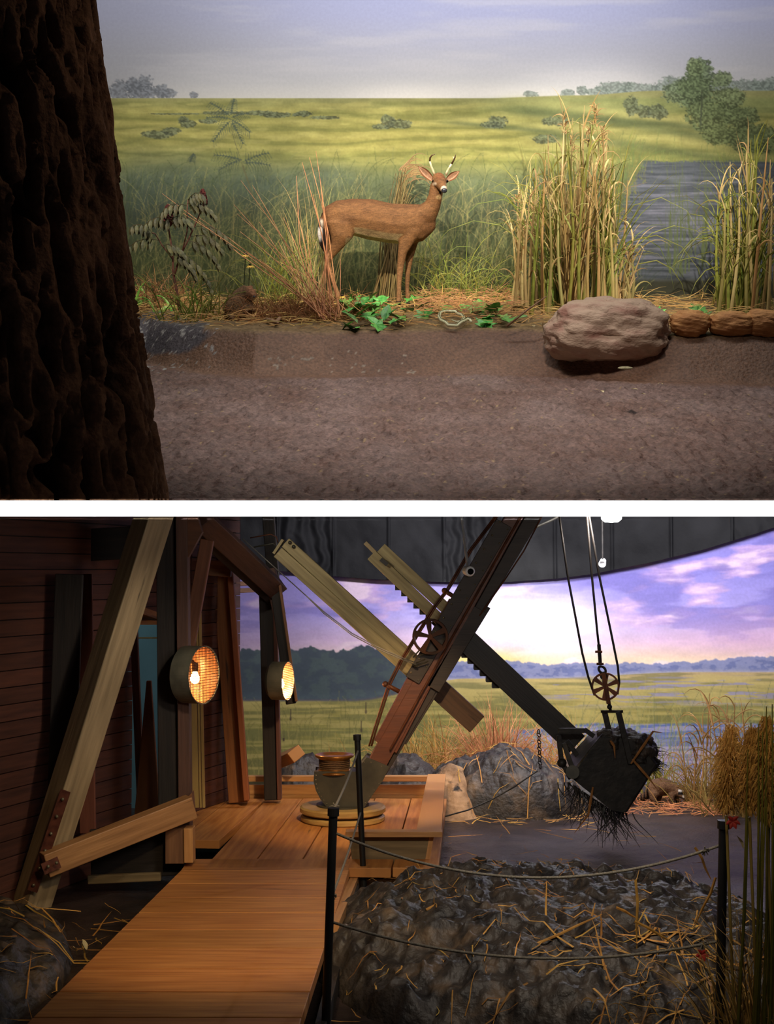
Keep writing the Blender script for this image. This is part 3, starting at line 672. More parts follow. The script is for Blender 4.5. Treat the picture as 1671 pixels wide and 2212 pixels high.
# ------------------------------------------------------------------ deer
def fur(c, V, s=1.0, amt=.18):
    n = fbm(V[:, 0] * 40 * s, V[:, 1] * 120 * s, V[:, 2] * 160 * s, 3, 3)[:, None]; return np.clip(c * (1 - amt + 2 * amt * n), 0, 1)
def lerp_c(c, mask, col_): m = np.clip(mask, 0, 1)[:, None]; return c * (1 - m) + hexc(col_) * m
def toimg(V, w=1):
    R = np.array((R1 if w == 1 else R2).to_3x3()); q = (V - np.array(CAM1 if w == 1 else CAM2)) @ R
    return 835.5 + F * q[:, 0] / q[:, 1], 1106 - F * q[:, 2] / q[:, 1]
def deer():
    D = 12.0; k = D / F
    def q(x, y, dd=0): return P1(x, y, d=D + dd)
    org = P1(800, 655, d=D); T = thing('deer', (org.x, D, Z1(org.x, D)), 'brown young buck standing side on with its head turned to the viewer', 'deer')
    mb = MB(); B = lambda L: blobs(mb, [(q(x, y, dd), hw, hh * k) for x, y, dd, hh, hw in L])
    B([(704, 484, 0, 20, .06), (712, 480, 0, 34, .10), (735, 474, 0, 41, .13), (763, 469, 0, 39, .135), (800, 474, 0, 43, .14), (840, 482, 0, 42, .145), (875, 484, 0, 43, .14), (905, 481, 0, 40, .115), (922, 474, 0, 30, .08)])
    B([(908, 468, 0, 30, .10), (923, 460, -.02, 24, .085), (934, 443, -.03, 17.5, .068), (940, 424, -.04, 15, .06), (943, 402, -.03, 14.5, .058)])
    # head turned to the viewer
    blobs(mb, [(q(945, 390, .03), .05, .056), (q(947, 389, -.03), .060, .066), (q(950, 394, -.085), .056, .056), (q(953.5, 401, -.14), .041, .041), (q(957, 407.5, -.19), .032, .034), (q(958.5, 411, -.215), .026, .026)], flat=(1, 0, 0))
    mb.ball(q(936, 391, -.065), .020); mb.ball(q(963, 391, -.065), .020)
    # near hind leg, far hind leg, near fore leg, far fore leg
    B([(738, 482, -.07, 34, .07), (737, 508, -.08, 25, .062), (728, 530, -.07, 13.5, .042), (716, 549, -.06, 8.5, .028), (707, 563, -.06, 7.2, .024), (711, 580, -.06, 5.4, .02), (719, 606, -.06, 4.8, .018), (727, 630, -.06, 5.4, .021), (732, 645, -.07, 6, .022)])
    B([(726, 500, .07, 28, .06), (716, 535, .08, 14, .04), (707, 560, .08, 8, .028), (709, 590, .08, 5.5, .02), (711, 620, .08, 5.2, .018), (712, 646, .07, 6.2, .022)])
    B([(885, 495, -.07, 26, .06), (877, 520, -.08, 17, .045), (869, 545, -.09, 10, .032), (865, 572, -.09, 8, .026), (862, 606, -.10, 5.6, .019), (861, 640, -.11, 5.2, .018), (860, 656, -.12, 6, .022)])
    B([(893, 498, .06, 24, .05), (889, 525, .06, 13, .04), (884, 556, .05, 8.6, .03), (880, 590, .04, 5.8, .02), (879, 622, .03, 5, .018), (880.5, 648, .02, 5, .018), (881, 657, .0, 6, .021)])
    V, Fq, Nn = remesh(mb, .0085, 5, .5); px, py = toimg(V)
    c = np.tile(hexc((124, 86, 52)), (len(V), 1)); head = (py < 425) & (px > 915)
    c = lerp_c(c, sm(.35, 1, Nn[:, 2]) * ~head * .55, (82, 52, 32))
    c = lerp_c(c, sm(-.25, -.85, Nn[:, 2]) * (px > 745) * (px < 880) * (py > 490), (200, 178, 132))
    c = lerp_c(c, sm(545, 600, py) * .5, (160, 118, 80)); c = lerp_c(c, sm(.45, .75, fbm(V[:, 0] * 6, V[:, 1] * 6, V[:, 2] * 9, 77)) * .35, (84, 52, 32)); c = lerp_c(c, sm(648, 652, py), (34, 26, 20))
    c = lerp_c(c, sm(722, 700, px) * sm(520, 470, py) * .5, (96, 58, 36))
    c = lerp_c(c, sm(700, 694, px) * sm(470, 480, py) * sm(530, 515, py), (220, 206, 186))
    c = lerp_c(c, sm(9, 3, np.hypot((px - 948) / 1.0, (py - 426) / .7)) * .7, (196, 166, 116))
    c = lerp_c(c, sm(4.5, 2, np.hypot((px - 938) / 1.4, py - 397)), (206, 180, 150)); c = lerp_c(c, sm(3.5, 1.5, np.hypot(px - 965, py - 397)), (206, 180, 150))
    c = lerp_c(c, sm(9.5, 6.5, np.hypot(px - 959, py - 409)) * head, (206, 184, 160)); c = lerp_c(c, sm(8.5, 6.5, np.hypot(px - 948, (py - 380))) * head * .35, (120, 60, 34))
    c = lerp_c(c, sm(4, 2, np.hypot(px - 950.5, py - 416)) * head, (40, 30, 26))
    m = attr_mat('deer_coat', 'paint', rough=.75, scale=90, amount=.22, bump=.004, spec=.25, bscale=110)
    raw_mesh('body', V, Fq, m, T['_o'], parent=T, colors=fur(c, V, .8, .5))
    dk = mat('dark_horn', (20, 16, 14), (34, 28, 24), rough=.3, scale=20)
    for x, y in ((936.5, 391.5), (965, 391.5)): MB().ball(q(x, y, -.083), .0125, n=12, sc=(1.1, .7, 1)).build('eye', mat('glass_eye', (8, 6, 5), rough=.08), T, smooth=True)
    MB().ball(q(959, 411.5, -.225), .022, n=14, sc=(1.15, .7, .95)).build('nose', mat('wet_nose', (22, 22, 26), (60, 62, 70), rough=.25, scale=60), T, smooth=True)
    bone = mat('antler', (222, 208, 160), (240, 230, 190), rough=.45, scale=20); bone2 = mat('antler_tip', (70, 48, 28), (92, 66, 40), rough=.5, scale=20)
    A = [(938, 378), (935, 369), (930.5, 358), (928, 348), (928.5, 341), (932, 336), (939, 333)]
    B2 = [(963, 378), (965.5, 370), (970, 362), (975, 354), (979, 347), (982.5, 340), (983.5, 334)]
    for L, tine in ((A, None), (B2, [(981.5, 346), (979.5, 341), (978, 338)])):
        pts = [q(x, y, -.02 - .012 * i) for i, (x, y) in enumerate(L)]
        a = MB().tube(pts[:4], [.0115, .0095, .0088, .0082], n=10).build('antler', bone, T, smooth=True)
        MB().tube(pts[3:], [.0082, .0072, .006, .0025], n=10).build('antler_tip', bone2, a, smooth=True, label='dark antler tip')
        if tine: MB().tube([q(x, y, -.05) for x, y in tine], [.005, .004, .002], n=8).build('antler_tine', bone, a, smooth=True)
    earm = attr_mat('ear_hide', 'paint', rough=.8, scale=60, amount=.2)
    for base, tip, wdt, sg in (((934, 389), (901, 357), .066, -1), ((965, 389), (993, 369), .062, 1)):
        b = q(*base, -.01); t = q(*tip, -.01); L = (t - b); nseg = 14; vs = []; cs = []; ax = L.normalized(); sd = ax.cross(Vector((0, -1, 0))).normalized()
        for i in range(nseg + 1):
            s_ = i / nseg; w_ = wdt * (math.sin(math.pi * min(1, s_ * .80 + .13)) ** .8) * (1 - s_ ** 5) * .5
            for j in range(9):
                a = (j / 8 - .5) * 2; vs.append(b + L * s_ + sd * (w_ * a) + Vector((0, .022 * (1 - a * a) * math.sin(math.pi * min(1, s_ + .15)), 0)))
                edge = abs(a) > .72 or s_ > .9; cs.append(hexc((120, 78, 50)) if edge else hexc((196, 150, 118)) * (.55 if abs(a) < .35 else 1))
        n0 = len(vs); vs2 = vs + [v + Vector((0, .006, 0)) for v in vs]; cs2 = cs + [hexc((130, 84, 52))] * n0; fs = []
        for i in range(nseg):
            for j in range(8):
                a0 = i * 9 + j; fs.append((a0, a0 + 9, a0 + 10, a0 + 1)); fs.append((n0 + a0, n0 + a0 + 1, n0 + a0 + 10, n0 + a0 + 9))
        raw_mesh('ear', [tuple(v) for v in vs2], fs, earm, T['_o'], parent=T, colors=np.array(cs2))
    tl = MB(); blobs(tl, [(q(702, 462, .0), .02, .03), (696.5, 0, 0) and (q(696.5, 480, .0), .026, .034), (q(695, 505, .0), .028, .04), (q(698, 528, .01), .02, .034), (q(703, 545, .01), .008, .016)], n=12)
    V, Fq, Nn = remesh(tl, .008, 3); px, py = toimg(V); c = np.tile(hexc((40, 28, 22)), (len(V), 1)); c = lerp_c(c, sm(697, 694, px) * sm(488, 494, py) * sm(525, 512, py), (216, 208, 200))
    raw_mesh('tail', V, Fq, m, T['_o'], parent=T, colors=fur(c, V), label='dark tail with a white edge')
deer()

# ------------------------------------------------------------------ groundhog
def groundhog():
    D = 11.35; k = D / F
    def q(x, y, dd=0): return P1(x, y, d=D + dd)
    o = q(518, 690); T = thing('groundhog', (o.x, D, Z1(o.x, D)), 'plump dark brown groundhog sitting up in front of the tall stems', 'animal')
    mb = MB()
    blobs(mb, [(q(516, 684), .12, .12), (q(515, 668), .13, .135), (q(519, 650), .11, .105), (q(527, 636), .08, .075)], flat=(0, 1, 0), n=16)
    blobs(mb, [(q(530, 636, .0), .06, .055), (q(537, 634, -.04), .062, .056), (q(544, 637, -.08), .045, .04), (q(548, 640, -.11), .028, .028)], flat=(0, 0, 1), n=14)
    for s in (-1, 1):
        mb.ball(q(534 + s * 7, 620, -.01), .018); blobs(mb, [(q(530 + s * 9, 655, -.07), .025, .028), (q(536 + s * 8, 668, -.13), .02, .022), (q(540 + s * 7, 672, -.16), .014, .016)], n=10)
        blobs(mb, [(q(516 + s * 18, 682, -.07), .04, .04), (q(520 + s * 18, 690, -.14), .026, .016)], n=10)
    blobs(mb, [(q(490, 684, .05), .035, .03), (q(478, 688, .05), .03, .025)], n=10)
    V, Fq, Nn = remesh(mb, .010, 3); px, py = toimg(V); c = np.tile(hexc((98, 74, 52)), (len(V), 1))
    c = lerp_c(c, sm(528, 540, px) * sm(652, 640, py), (128, 88, 62)); c = lerp_c(c, sm(7, 3, np.hypot(px - 546, py - 646)), (176, 156, 130))
    n_ = fbm(V[:, 0] * 90, V[:, 1] * 90, V[:, 2] * 60, 5, 3)[:, None]; V = V + Nn * (n_ - .5) * .012
    m = attr_mat('groundhog_coat', 'paint', rough=.85, scale=70, amount=.4, bump=.008, spec=.2, bscale=70)
    raw_mesh('body', V, Fq, m, T['_o'], parent=T, colors=fur(c, V, 1, .35))
    for x in (535, 547): MB().ball(q(x, 634, -.085), .007, n=10).build('eye', MATS['glass_eye'], T, smooth=True)
    MB().ball(q(549, 641, -.135), .010, n=10).build('nose', MATS['wet_nose'], T, smooth=True)
groundhog()

# ------------------------------------------------------------------ rocks, snake, litter
M_rock = mat('warm_stone', (172, 146, 122), (194, 168, 144), rough=.75, scale=4, stretch=(1, 1, 2), bump=.012, bscale=26, c3=(150, 106, 88), c3t=(.5, .7), c3scale=4)
M_tan = mat('tan_stone', (168, 112, 62), (204, 148, 88), rough=.75, scale=6, stretch=(1, 1, 3), bump=.012, bscale=24)
c0 = P1(1308, 716, d=10.38); rock('boulder', (c0.x, 10.38, c0.z), (.455, .30, .235), M_rock, 21, 'large grey-tan boulder with layered faces resting on the bank', 'rock', amp=.24, strata=.025)
for i, (x, y, rx, rz, s, lb) in enumerate(((1489, 699, .15, .10, 5, 'orange-tan rounded rock nearest the boulder'), (1578, 700, .17, .095, 8, 'orange-tan rock in the middle of the row right of the boulder'), (1652, 699, .16, .11, 12, 'orange-tan rock at the far right end of the row'))):
    c0 = P1(x, y, d=10.42); rock('rock', (c0.x, 10.42, c0.z), (rx, .13, rz), M_tan, s, lb, 'rock', 'orange-tan rocks on the bank', strata=.05, n=80)
def snake():
    D = 10.72; z = Z1(P1(985, 697, d=D).x, D) + .011
    def g(x, y):
        yy = 11.02 + (697 - y) / 15 * .50; xx = (x - 835.5) / F * 10.9; return Vector((xx, yy, Z1(xx, yy) + .04))
    L = [(975, 697.5), (985, 700), (996, 699.5), (1003, 696), (1001, 692.5), (988, 690), (968, 690), (953, 692), (949, 696), (953, 701), (966, 704), (984, 704), (1000, 701), (1010, 698), (1015, 699), (1017, 703)]
    pts = []
    for i in range(len(L) - 1):
        for t in (0, .33, .66): pts.append(g(L[i][0] * (1 - t) + L[i + 1][0] * t, L[i][1] * (1 - t) + L[i + 1][1] * t))
    n = len(pts)
    for i in range(6, n): pts[i].z += .012 * min(1, i / 10) if i > 14 else 0
    r = [.004 + .009 * min(1, i / 10) for i in range(n)]; r[-3:] = [.009, .0105, .006]
    T = thing('snake', g(985, 697), 'small pale striped snake coiled on the bank in front of the leaves', 'snake')
    MB().tube(pts, r, n=10).build('body', mat('snake_skin', (196, 196, 150), (226, 224, 186), rough=.4, scale=60), T, smooth=True)
    st = MB()
    for a in (.0, 2.2): st.tube([p + Vector((0, math.sin(a) * .005, r[i] * .72)) for i, p in enumerate(pts[:-2])], [x * .42 for x in r[:-2]], n=6)
    st.build('back_stripe', mat('dark_scale', (56, 60, 36), (84, 86, 52), rough=.4, scale=60), T, smooth=True, label='dark olive stripe')
snake()

def leaf_mesh(mb, c, ang, L, tilt, tintc, kind=0):
    """lobed or oval leaf, slightly cupped, lying near the ground"""
    c = Vector(c); R = Matrix.Rotation(ang, 3, 'Z') @ Matrix.Rotation(tilt, 3, 'X') @ Matrix.Rotation(rnd.uniform(-.3, .3), 3, 'Y')
    if kind == 0: out = [(0, -.5), (.12, -.34), (.42, -.36), (.30, -.14), (.52, .06), (.26, .10), (.22, .32), (0, .55), (-.22, .32), (-.26, .10), (-.52, .06), (-.30, -.14), (-.42, -.36), (-.12, -.34)]
    else: out = [(0, -.5), (.16, -.36), (.26, -.1), (.22, .18), (.1, .38), (0, .52), (-.1, .38), (-.22, .18), (-.26, -.1), (-.16, -.36)]
    vs = [c + R @ Vector((0, 0, .02 * L))]; 
    for x, y in out: vs.append(c + R @ Vector((x * L, y * L, L * .30 * abs(x) - .1 * L * y * y + rnd.uniform(-.03, .03) * L)))
    n = len(out); top = [(0, 1 + k, 1 + (k + 1) % n) for k in range(n)]; m = len(vs)
    low = [v - Vector((0, 0, .0015)) for v in vs]; fs = top + [(m, m + 1 + (k + 1) % n, m + 1 + k) for k in range(n)]
    mb.add(vs + low, fs, None, tintc)
for i in range(84):
    if i < 46: x = rnd.gauss(800, 48); y = rnd.uniform(655, 694); lb = 'bright green lobed leaf in the patch of leaves at the deer\'s feet'; g = 'green leaves by the deer'
    elif i < 74: x = rnd.uniform(925, 1150); y = rnd.uniform(654, 690); lb = 'dull green leaf lying on straw between the deer and the boulder'; g = 'green leaves on the straw'
    else: x = rnd.choice([rnd.uniform(1405, 1440), rnd.uniform(1500, 1530)]); y = rnd.uniform(664, 702); lb = 'dark green leaf tucked beside the orange-tan rocks'; g = 'green leaves by the rocks'
    if 936 < x < 1032 and y > 668: x += 100
    if x < 742: x = 742 + rnd.random() * 30
    z = .03 + rnd.random() * .05; p = P1(x, y, z=z); p.y = max(p.y, bank_edge(np.array([p.x]))[0] + .03)
    p.z = Z1(p.x, p.y) + .012 + (rnd.random() * .12 if i < 46 else .01 + rnd.random() * .04)
    mb = MB(); leaf_mesh(mb, p, rnd.uniform(0, 6.28), rnd.uniform(.12, .2), rnd.uniform(.1, .8), tnt((.75, 1.1, .9) if rnd.random() < .5 else (1, 1, .8) if i < 46 else (.9, .8, .75), .3), i % 3 == 0)
    a = rnd.uniform(0, 6); mb.tube([p, p + Vector((math.cos(a) * .04, math.sin(a) * .04, -.01))], .002, n=5)
    mb.build('fallen_leaf', M_leafG, label=lb, cat='leaf', group=g, tint=True)
# twigs and pale scraps on the bank
M_twig = mat('grey_twig', (120, 90, 66), (160, 124, 92), rough=.8, scale=30)
for a, b, r, lb in (((596, 697), (612, 680), .016, 'short pale stick beside the groundhog'), ((572, 690), (600, 698), .018, 'split end of wood lying by the groundhog'), ((1094, 705), (1180, 640), .008, 'long dry cane leaning in front of the reeds'), ((985, 672), (1010, 676), .03, 'weathered piece of log on the straw right of the deer'), ((912, 668), (935, 676), .02, 'small dark chunk of wood between the green leaves')):
    p = P1(*a, z=.03); qv = P1(*b, z=.04); 
    if abs(a[1] - b[1]) > 30: qv = P1(*b, d=p.y - .02)
    MB().tube([p, (p + qv) / 2 + Vector((0, 0, .006)), qv], [r, r * .9, r * .6], n=9).build('stick', M_twig, smooth=True, label=lb, cat='stick')
for x, y, a in ((1152, 704, 0), (1148, 713, .4), (1426, 829, 2), (1370, 840, 1), (1300, 845, .2), (1390, 851, .5)):
    d = (1.32 - Z1(0, 9.8)) ; p = P1(x, y, z=-.22 if y < 800 else -.28); 
    for _ in range(8): p = P1(x, y, z=Z1(p.x, p.y) + .008)
    mb = MB(); leaf_mesh(mb, p, a, .05, .1, (1, 1, 1), 1)
    mb.build('leaf_scrap', mat('pale_scrap', (190, 172, 120), (214, 200, 160), rough=.7, scale=20), label='small pale leaf scrap lying on the bare earth', cat='leaf', group='pale scraps on the earth')
p = P1(1350, 795, z=-.2)
for _ in range(8): p = P1(1350, 795, z=Z1(p.x, p.y) + .004)
mb = MB(); mb.ball(p, .05, n=10, sc=(1, .6, .2)); mb.build('lichen_patch', mat('lichen', (140, 136, 100), (170, 164, 130), rough=.9, scale=60, bump=.01), label='pale crust on the earth under the boulder', cat='lichen', smooth=True)

# ------------------------------------------------------------------ straw litter and grass
def litter(name, n, fx, fy, zf, Lr, m, tints, w=.005, label=None, fuzz=.02, arch=.3, w_=None):
    mb = MB()
    for _ in range(n):
        x = fx(); y = fy(x); a = rnd.uniform(0, math.pi); L = rnd.uniform(*Lr); z = zf(x, y) + rnd.uniform(.002, fuzz)
        t = rnd.gauss(0, arch * .5); d = Vector((math.cos(a), math.sin(a) * .6, t)); pts = curve_pts((x - d.x * L / 2, y - d.y * L / 2, z + abs(t) * L * .3), d, L, rnd.uniform(-.1, .6), n=4, sway=.6)
        mb.ribbon(pts, w * rnd.uniform(.5, 1.3), (0, -.6, .8), cl=tnt(rnd.choice(tints)))
    return mb.build(name, m, tint=True, kind='stuff', label=label, cat='straw')
be = lambda x: float(bank_edge(np.array([x]))[0])
def fy_bed(x): return rnd.uniform(be(x) + .02, D1 - .1)
litter('straw_litter', 2600, lambda: rnd.uniform(-2.2, 3.3), fy_bed, Z1, (.08, .3), M_straw, TINTS, .006, 'dry straw covering the planting bed under the deer and reeds', fuzz=.07)
litter('straw_litter', 900, lambda: rnd.uniform(.25, 1.1), lambda x: rnd.uniform(be(x) + .3, D1 - .2), Z1, (.08, .25), M_pink, TINTS, .005, 'reddish fine straw heaped right of the deer\'s feet', fuzz=.14)
def tuft(px, d, n, h, spread, m, tints, w, label, name='grass_tuft', cat='grass', lean=0, droop=(.4, 1.6), pyb=None, group=None):
    p = P1(px, 660, d=d); x0 = p.x; mb = MB()
    for _ in range(n):
        bx = x0 + rnd.gauss(0, spread * .35); by = d + rnd.gauss(0, .06); by = max(by, be(bx) + .03)
        dv = Vector((lean + rnd.gauss(0, spread), rnd.gauss(0, .15), 1))
        mb.ribbon(curve_pts((bx, by, Z1(bx, by) - .01), dv, h * rnd.uniform(.45, 1.1), rnd.uniform(*droop), n=7, sway=.2), w * rnd.uniform(.6, 1.3), (0, -1, .1), cl=tnt(rnd.choice(tints)))
    mb.build(name, m, tint=True, label=label, cat=cat, origin=(x0, d, Z1(x0, d)), group=group)
GT = [(.72, .7, .6), (.6, .72, .46), (.8, .72, .5)]
tuft(330, 11.9, 170, .40, .5, M_pink, TINTS, .007, 'bushy rusty dry grass at the left beside the trunk')
tuft(308, 11.8, 14, .28, .8, M_leafG, [(1.5, 1.3, .9)], .03, 'pale yellow-green leafy seedling by the trunk', name='seedling', cat='plant')
tuft(420, 11.3, 60, .5, .5, M_greenreed, GT, .009, 'green arching grass left of the groundhog')
tuft(470, 11.35, 120, .22, 1.2, M_straw, TINTS, .006, 'low yellow grass left of the groundhog', droop=(1.2, 3))
tuft(600, 11.3, 420, .30, .7, M_pink, TINTS, .005, 'thick rusty grass right of the groundhog', droop=(.6, 2.4))
tuft(650, 11.2, 480, .34, .7, M_pink, TINTS, .005, 'dense rusty grass at the foot of the long leaning stems', droop=(.6, 2.2))
tuft(700, 11.2, 200, .22, .8, M_straw, TINTS, .006, 'yellow grass just left of the green leaves', droop=(.8, 2.4))
tuft(600, 12.4, 70, .9, .35, M_greenreed, GT, .007, 'thin green grass behind the groundhog', droop=(.5, 1.8))
tuft(680, 12.4, 60, 1.15, .22, M_reed, GT, .006, 'tall upright dry grass behind the deer\'s tail', droop=(.1, .8))
tuft(960, 12.5, 60, .8, .45, M_greenreed, GT, .008, 'green arching grass right of the deer', droop=(.6, 2.0))
tuft(1040, 12.5, 60, .7, .45, M_greenreed, GT, .008, 'green arching grass between deer and reeds', droop=(.6, 2.0))
# long leaning stems that fan out from one foot
T = None
o = P1(722, 692, d=11.0); T = thing('leaning_stalks', (o.x, o.y, Z1(o.x, o.y)), 'fan of long rusty dry stems leaning left from beside the deer', 'dried stems')
tips = [(350, 418), (362, 440), (505, 442), (512, 462), (530, 545), (430, 470), (518, 500), (545, 400), (520, 390), (560, 480), (600, 520), (640, 380), (652, 350), (668, 340), (682, 326), (690, 380), (612, 470), (640, 450), (700, 460), (712, 540), (560, 560), (660, 500), (676, 420), (590, 560), (735, 560), (500, 520)]
for tx, ty in tips:
    b = P1(rnd.gauss(712, 16), rnd.uniform(680, 696), d=11.0 + rnd.uniform(-.05, .1)); t = P1(tx, ty, d=11.3 + rnd.uniform(0, .5)); mid = (b + t) / 2 + Vector((rnd.gauss(0, .03), 0, rnd.uniform(-.02, .05)))
    MB().tube([b, (b + mid) / 2, mid, (mid + t) / 2 + Vector((0, 0, .01)), t], [.0042, .004, .0034, .0028, .0014], n=5, cl=tnt((1, .85, .75))).build('stem', M_pink, T, tint=True)
# bundle of dry stalks behind the deer
o = P1(835, 650, d=12.45); T = thing('stalk_bundle', (o.x, 12.45, Z1(o.x, 12.45)), 'tied bundle of dry brown stalks standing behind the deer', 'dried stems')
mb = MB(); mt = MB()
for _ in range(95):
    b = P1(rnd.gauss(836, 15), 650, d=12.45 + rnd.uniform(-.1, .1)); t = P1(rnd.gauss(872, 12), rnd.uniform(360, 470), d=12.5 + rnd.uniform(-.08, .08)); m_ = P1(rnd.gauss(850, 9), 500, d=12.45)
    mb.tube([b, (b * .5 + m_ * .5), m_, (m_ + t) / 2, t], [.005, .005, .004, .003, .002], n=5, cl=tnt((.42, .38, .3), .6))  # stalk tint darkened for the shade behind the deer
for _ in range(26):
    p0 = P1(rnd.gauss(874, 10), rnd.uniform(360, 400), d=12.5); mt.ribbon(curve_pts(p0, (rnd.uniform(.2, 1.2), 0, .6), rnd.uniform(.1, .3), 1.4, n=7), .010, (0, -1, 0), cl=tnt((.6, .5, .4)))
mb.build('stalks', M_reed, T, tint=True, kind='stuff'); mt.build('top_leaves', M_reed, T, tint=True, label='dark drooping top leaves')

# ------------------------------------------------------------------ reeds
def reed(px, d, top, lean, nleaf, label, group, green=0, seed=False):
    b = P1(px, 655, d=d); z0 = Z1(b.x, d); b = Vector((b.x, d, z0 - .01)); t = P1(px + lean, top, d=d + rnd.uniform(-.1, .12))
    T = thing('reed', b, label, 'reed', group); bow = Vector((rnd.gauss(0, .025), 0, 0)); H = (t - b).length
    pts = [b, b.lerp(t, .25) + bow * .7, b.lerp(t, .5) + bow, b.lerp(t, .75) + bow * .6, t]
    m = M_greenreed if green else M_reed; ct = tnt(rnd.choice(TINTS), .2)
    MB().tube(pts, [.016, .014, .011, .008, .003], n=7, cl=ct).build('stem', m, T, tint=True)
    lv = MB()
    for k in range(nleaf):
        u = rnd.uniform(.2, .97); p = pts[min(3, int(u * 4))].lerp(pts[min(3, int(u * 4)) + 1], u * 4 - min(3, int(u * 4)))
        sgn = rnd.choice((-1, 1)); L = rnd.uniform(.2, .5) * (1 if u > .4 else .7)
        lv.ribbon(curve_pts(p, (sgn * rnd.uniform(.05, .45), rnd.gauss(0, .3), 1), L, rnd.uniform(0, 2.4), n=8, sway=sgn * .3), rnd.uniform(.008, .016), (0, -1, .15), cl=tnt(rnd.choice(TINTS), .3))
    if nleaf: lv.build('leaves', m, T, tint=True)
    if seed:
        sd = MB()
        for _ in range(26): sd.ribbon(curve_pts(t + Vector((rnd.gauss(0, .01), rnd.gauss(0, .01), -rnd.random() * .16)), (rnd.gauss(0, .5), rnd.gauss(0, .4), .8), rnd.uniform(.05, .12), 1.5, n=4), .006, (0, -1, 0), cl=tnt((.8, .62, .46)))
        sd.build('seed_head', M_reed, T, tint=True)
for i in range(72):
    u = i / 71; px = 1108 + 250 * u + rnd.uniform(-8, 8); peak = np.interp(px, [1100, 1160, 1200, 1250, 1290, 1330, 1370], [410, 350, 262, 215, 255, 330, 450])
    top = peak + rnd.random() ** 1.5 * 200; d = rnd.uniform(11.5, 12.4)
    reed(px, d, top, rnd.gauss(2, 12), rnd.randint(2, 5), 'tall dry reed in the dense clump behind the boulder' if i % 7 else 'tall reed with a feathery head in the clump behind the boulder', 'reeds in the large clump' if i % 7 else 'feathery reeds in the large clump', green=(i % 3 == 0 and top < 420), seed=(i % 7 == 0))
for i in range(30):
    px = 1535 + 150 * rnd.random() ** .8; top = np.interp(px, [1530, 1600, 1690], [400, 250, 300]) + rnd.random() * 200; d = rnd.uniform(11.4, 12.3)
    reed(px, d, top, rnd.gauss(6, 16), rnd.randint(2, 5), 'green-brown reed in the clump at the right edge above the orange-tan rocks', 'reeds in the right clump', green=i % 2)
tuft(1230, 11.8, 260, 1.3, .10, M_reed, [(.8, .66, .46), (.55, .42, .28), (1, .9, .66)], .010, 'mass of broken dry blades woven through the large reed clump', name='dry_reed_tuft', droop=(.0, 1.2))
tuft(1200, 11.9, 90, 1.45, .14, M_greenreed, GT, .012, 'long green blades arching out of the large reed clump', name='reed_tuft', droop=(.4, 2.2))
tuft(1290, 11.9, 60, 1.5, .16, M_greenreed, GT, .012, 'green blades on the right side of the large reed clump', name='reed_tuft', droop=(.4, 2.4))
tuft(1600, 11.8, 110, 1.35, .14, M_greenreed, GT, .012, 'long green blades arching out of the right reed clump', name='reed_tuft', droop=(.3, 2.4))

# ------------------------------------------------------------------ sumac shrub and yellow flowers on the left
o = P1(388, 672, d=11.5); T = thing('sumac_shrub', (o.x, 11.5, Z1(o.x, 11.5)), 'leggy brown shrub with drooping leaflets and dark red seed cones', 'shrub')
M_stem = mat('red_brown_stem', (96, 56, 44), (128, 82, 62), rough=.7, scale=30); M_cone = mat('red_seed_cone', (70, 26, 24), (112, 44, 36), rough=.9, scale=60, bump=.01)
def qs(x, y, dd=0): return P1(x, y, d=11.5 + dd)
for L, r in (([(388, 674), (382, 630), (374, 590), (373, 548), (365, 500), (361, 470)], .013), ([(376, 596), (390, 550), (408, 515), (428, 470), (437, 445)], .009), ([(373, 560), (350, 530), (335, 505), (318, 500)], .006), ([(392, 548), (404, 500), (404, 452), (406, 432)], .006)):
    MB().tube([qs(x, y, -.05 * i % .1) for i, (x, y) in enumerate(L)], [r * (1 - .12 * i) for i in range(len(L))], n=8).build('branch', M_stem, T, smooth=True)
for x, y, rr in ((438, 430, .045), (363, 466, .05)):
    mb = MB()
    for _ in range(150):
        a = rnd.uniform(0, 6.28); h = rnd.uniform(-1, 1); w_ = math.sqrt(1 - h * h) * (.75 - .25 * h); mb.ball(qs(x, y) + Vector((math.cos(a) * w_ * rr * .9, math.sin(a) * w_ * rr * .9, h * rr * 1.7)), rr * .2, n=5)
    mb.build('seed_cone', M_cone, T, smooth=True)
def frond3(x, y, ang, L, n=5):
    mb = MB(); p = qs(x, y, -.05); d = Vector((math.cos(ang), -.3, math.sin(ang))); pts = curve_pts(p, d, L, 1.1, n=n); mb.tube(pts, .0025, n=5, cl=(.6, .4, .3))
    for i, b in enumerate(pts[1:]):
        for s in (-1, 1):
            l = .11 * (1 - i / n * .3); lp = curve_pts(b, (s * .5 * (1 if abs(math.cos(ang)) < .5 else .4) + math.cos(ang) * .3, -.35 * s, -.75), l, .5, n=4)
            mb.ribbon(lp, [.003, l * .3, l * .36, l * .22, .002], (.2 * s, -1, .2), cl=tnt((1, 1, .9), .3))
    mb.build('leaf_frond', M_leafD, T, tint=True)
for a in ((404, 440, .2, .26), (404, 445, 2.8, .22), (406, 432, .9, .16), (345, 520, 2.9, .32), (352, 530, .2, .2), (372, 548, -.3, .26), (400, 520, -.1, .34), (410, 512, .25, .3), (395, 550, -.5, .36), (420, 490, .15, .34), (374, 480, 2.6, .24), (366, 474, .5, .2), (330, 505, 2.2, .2)): frond3(*a)
M_pet = mat('yellow_petal', (214, 168, 60), (238, 196, 84), rough=.5, scale=40)
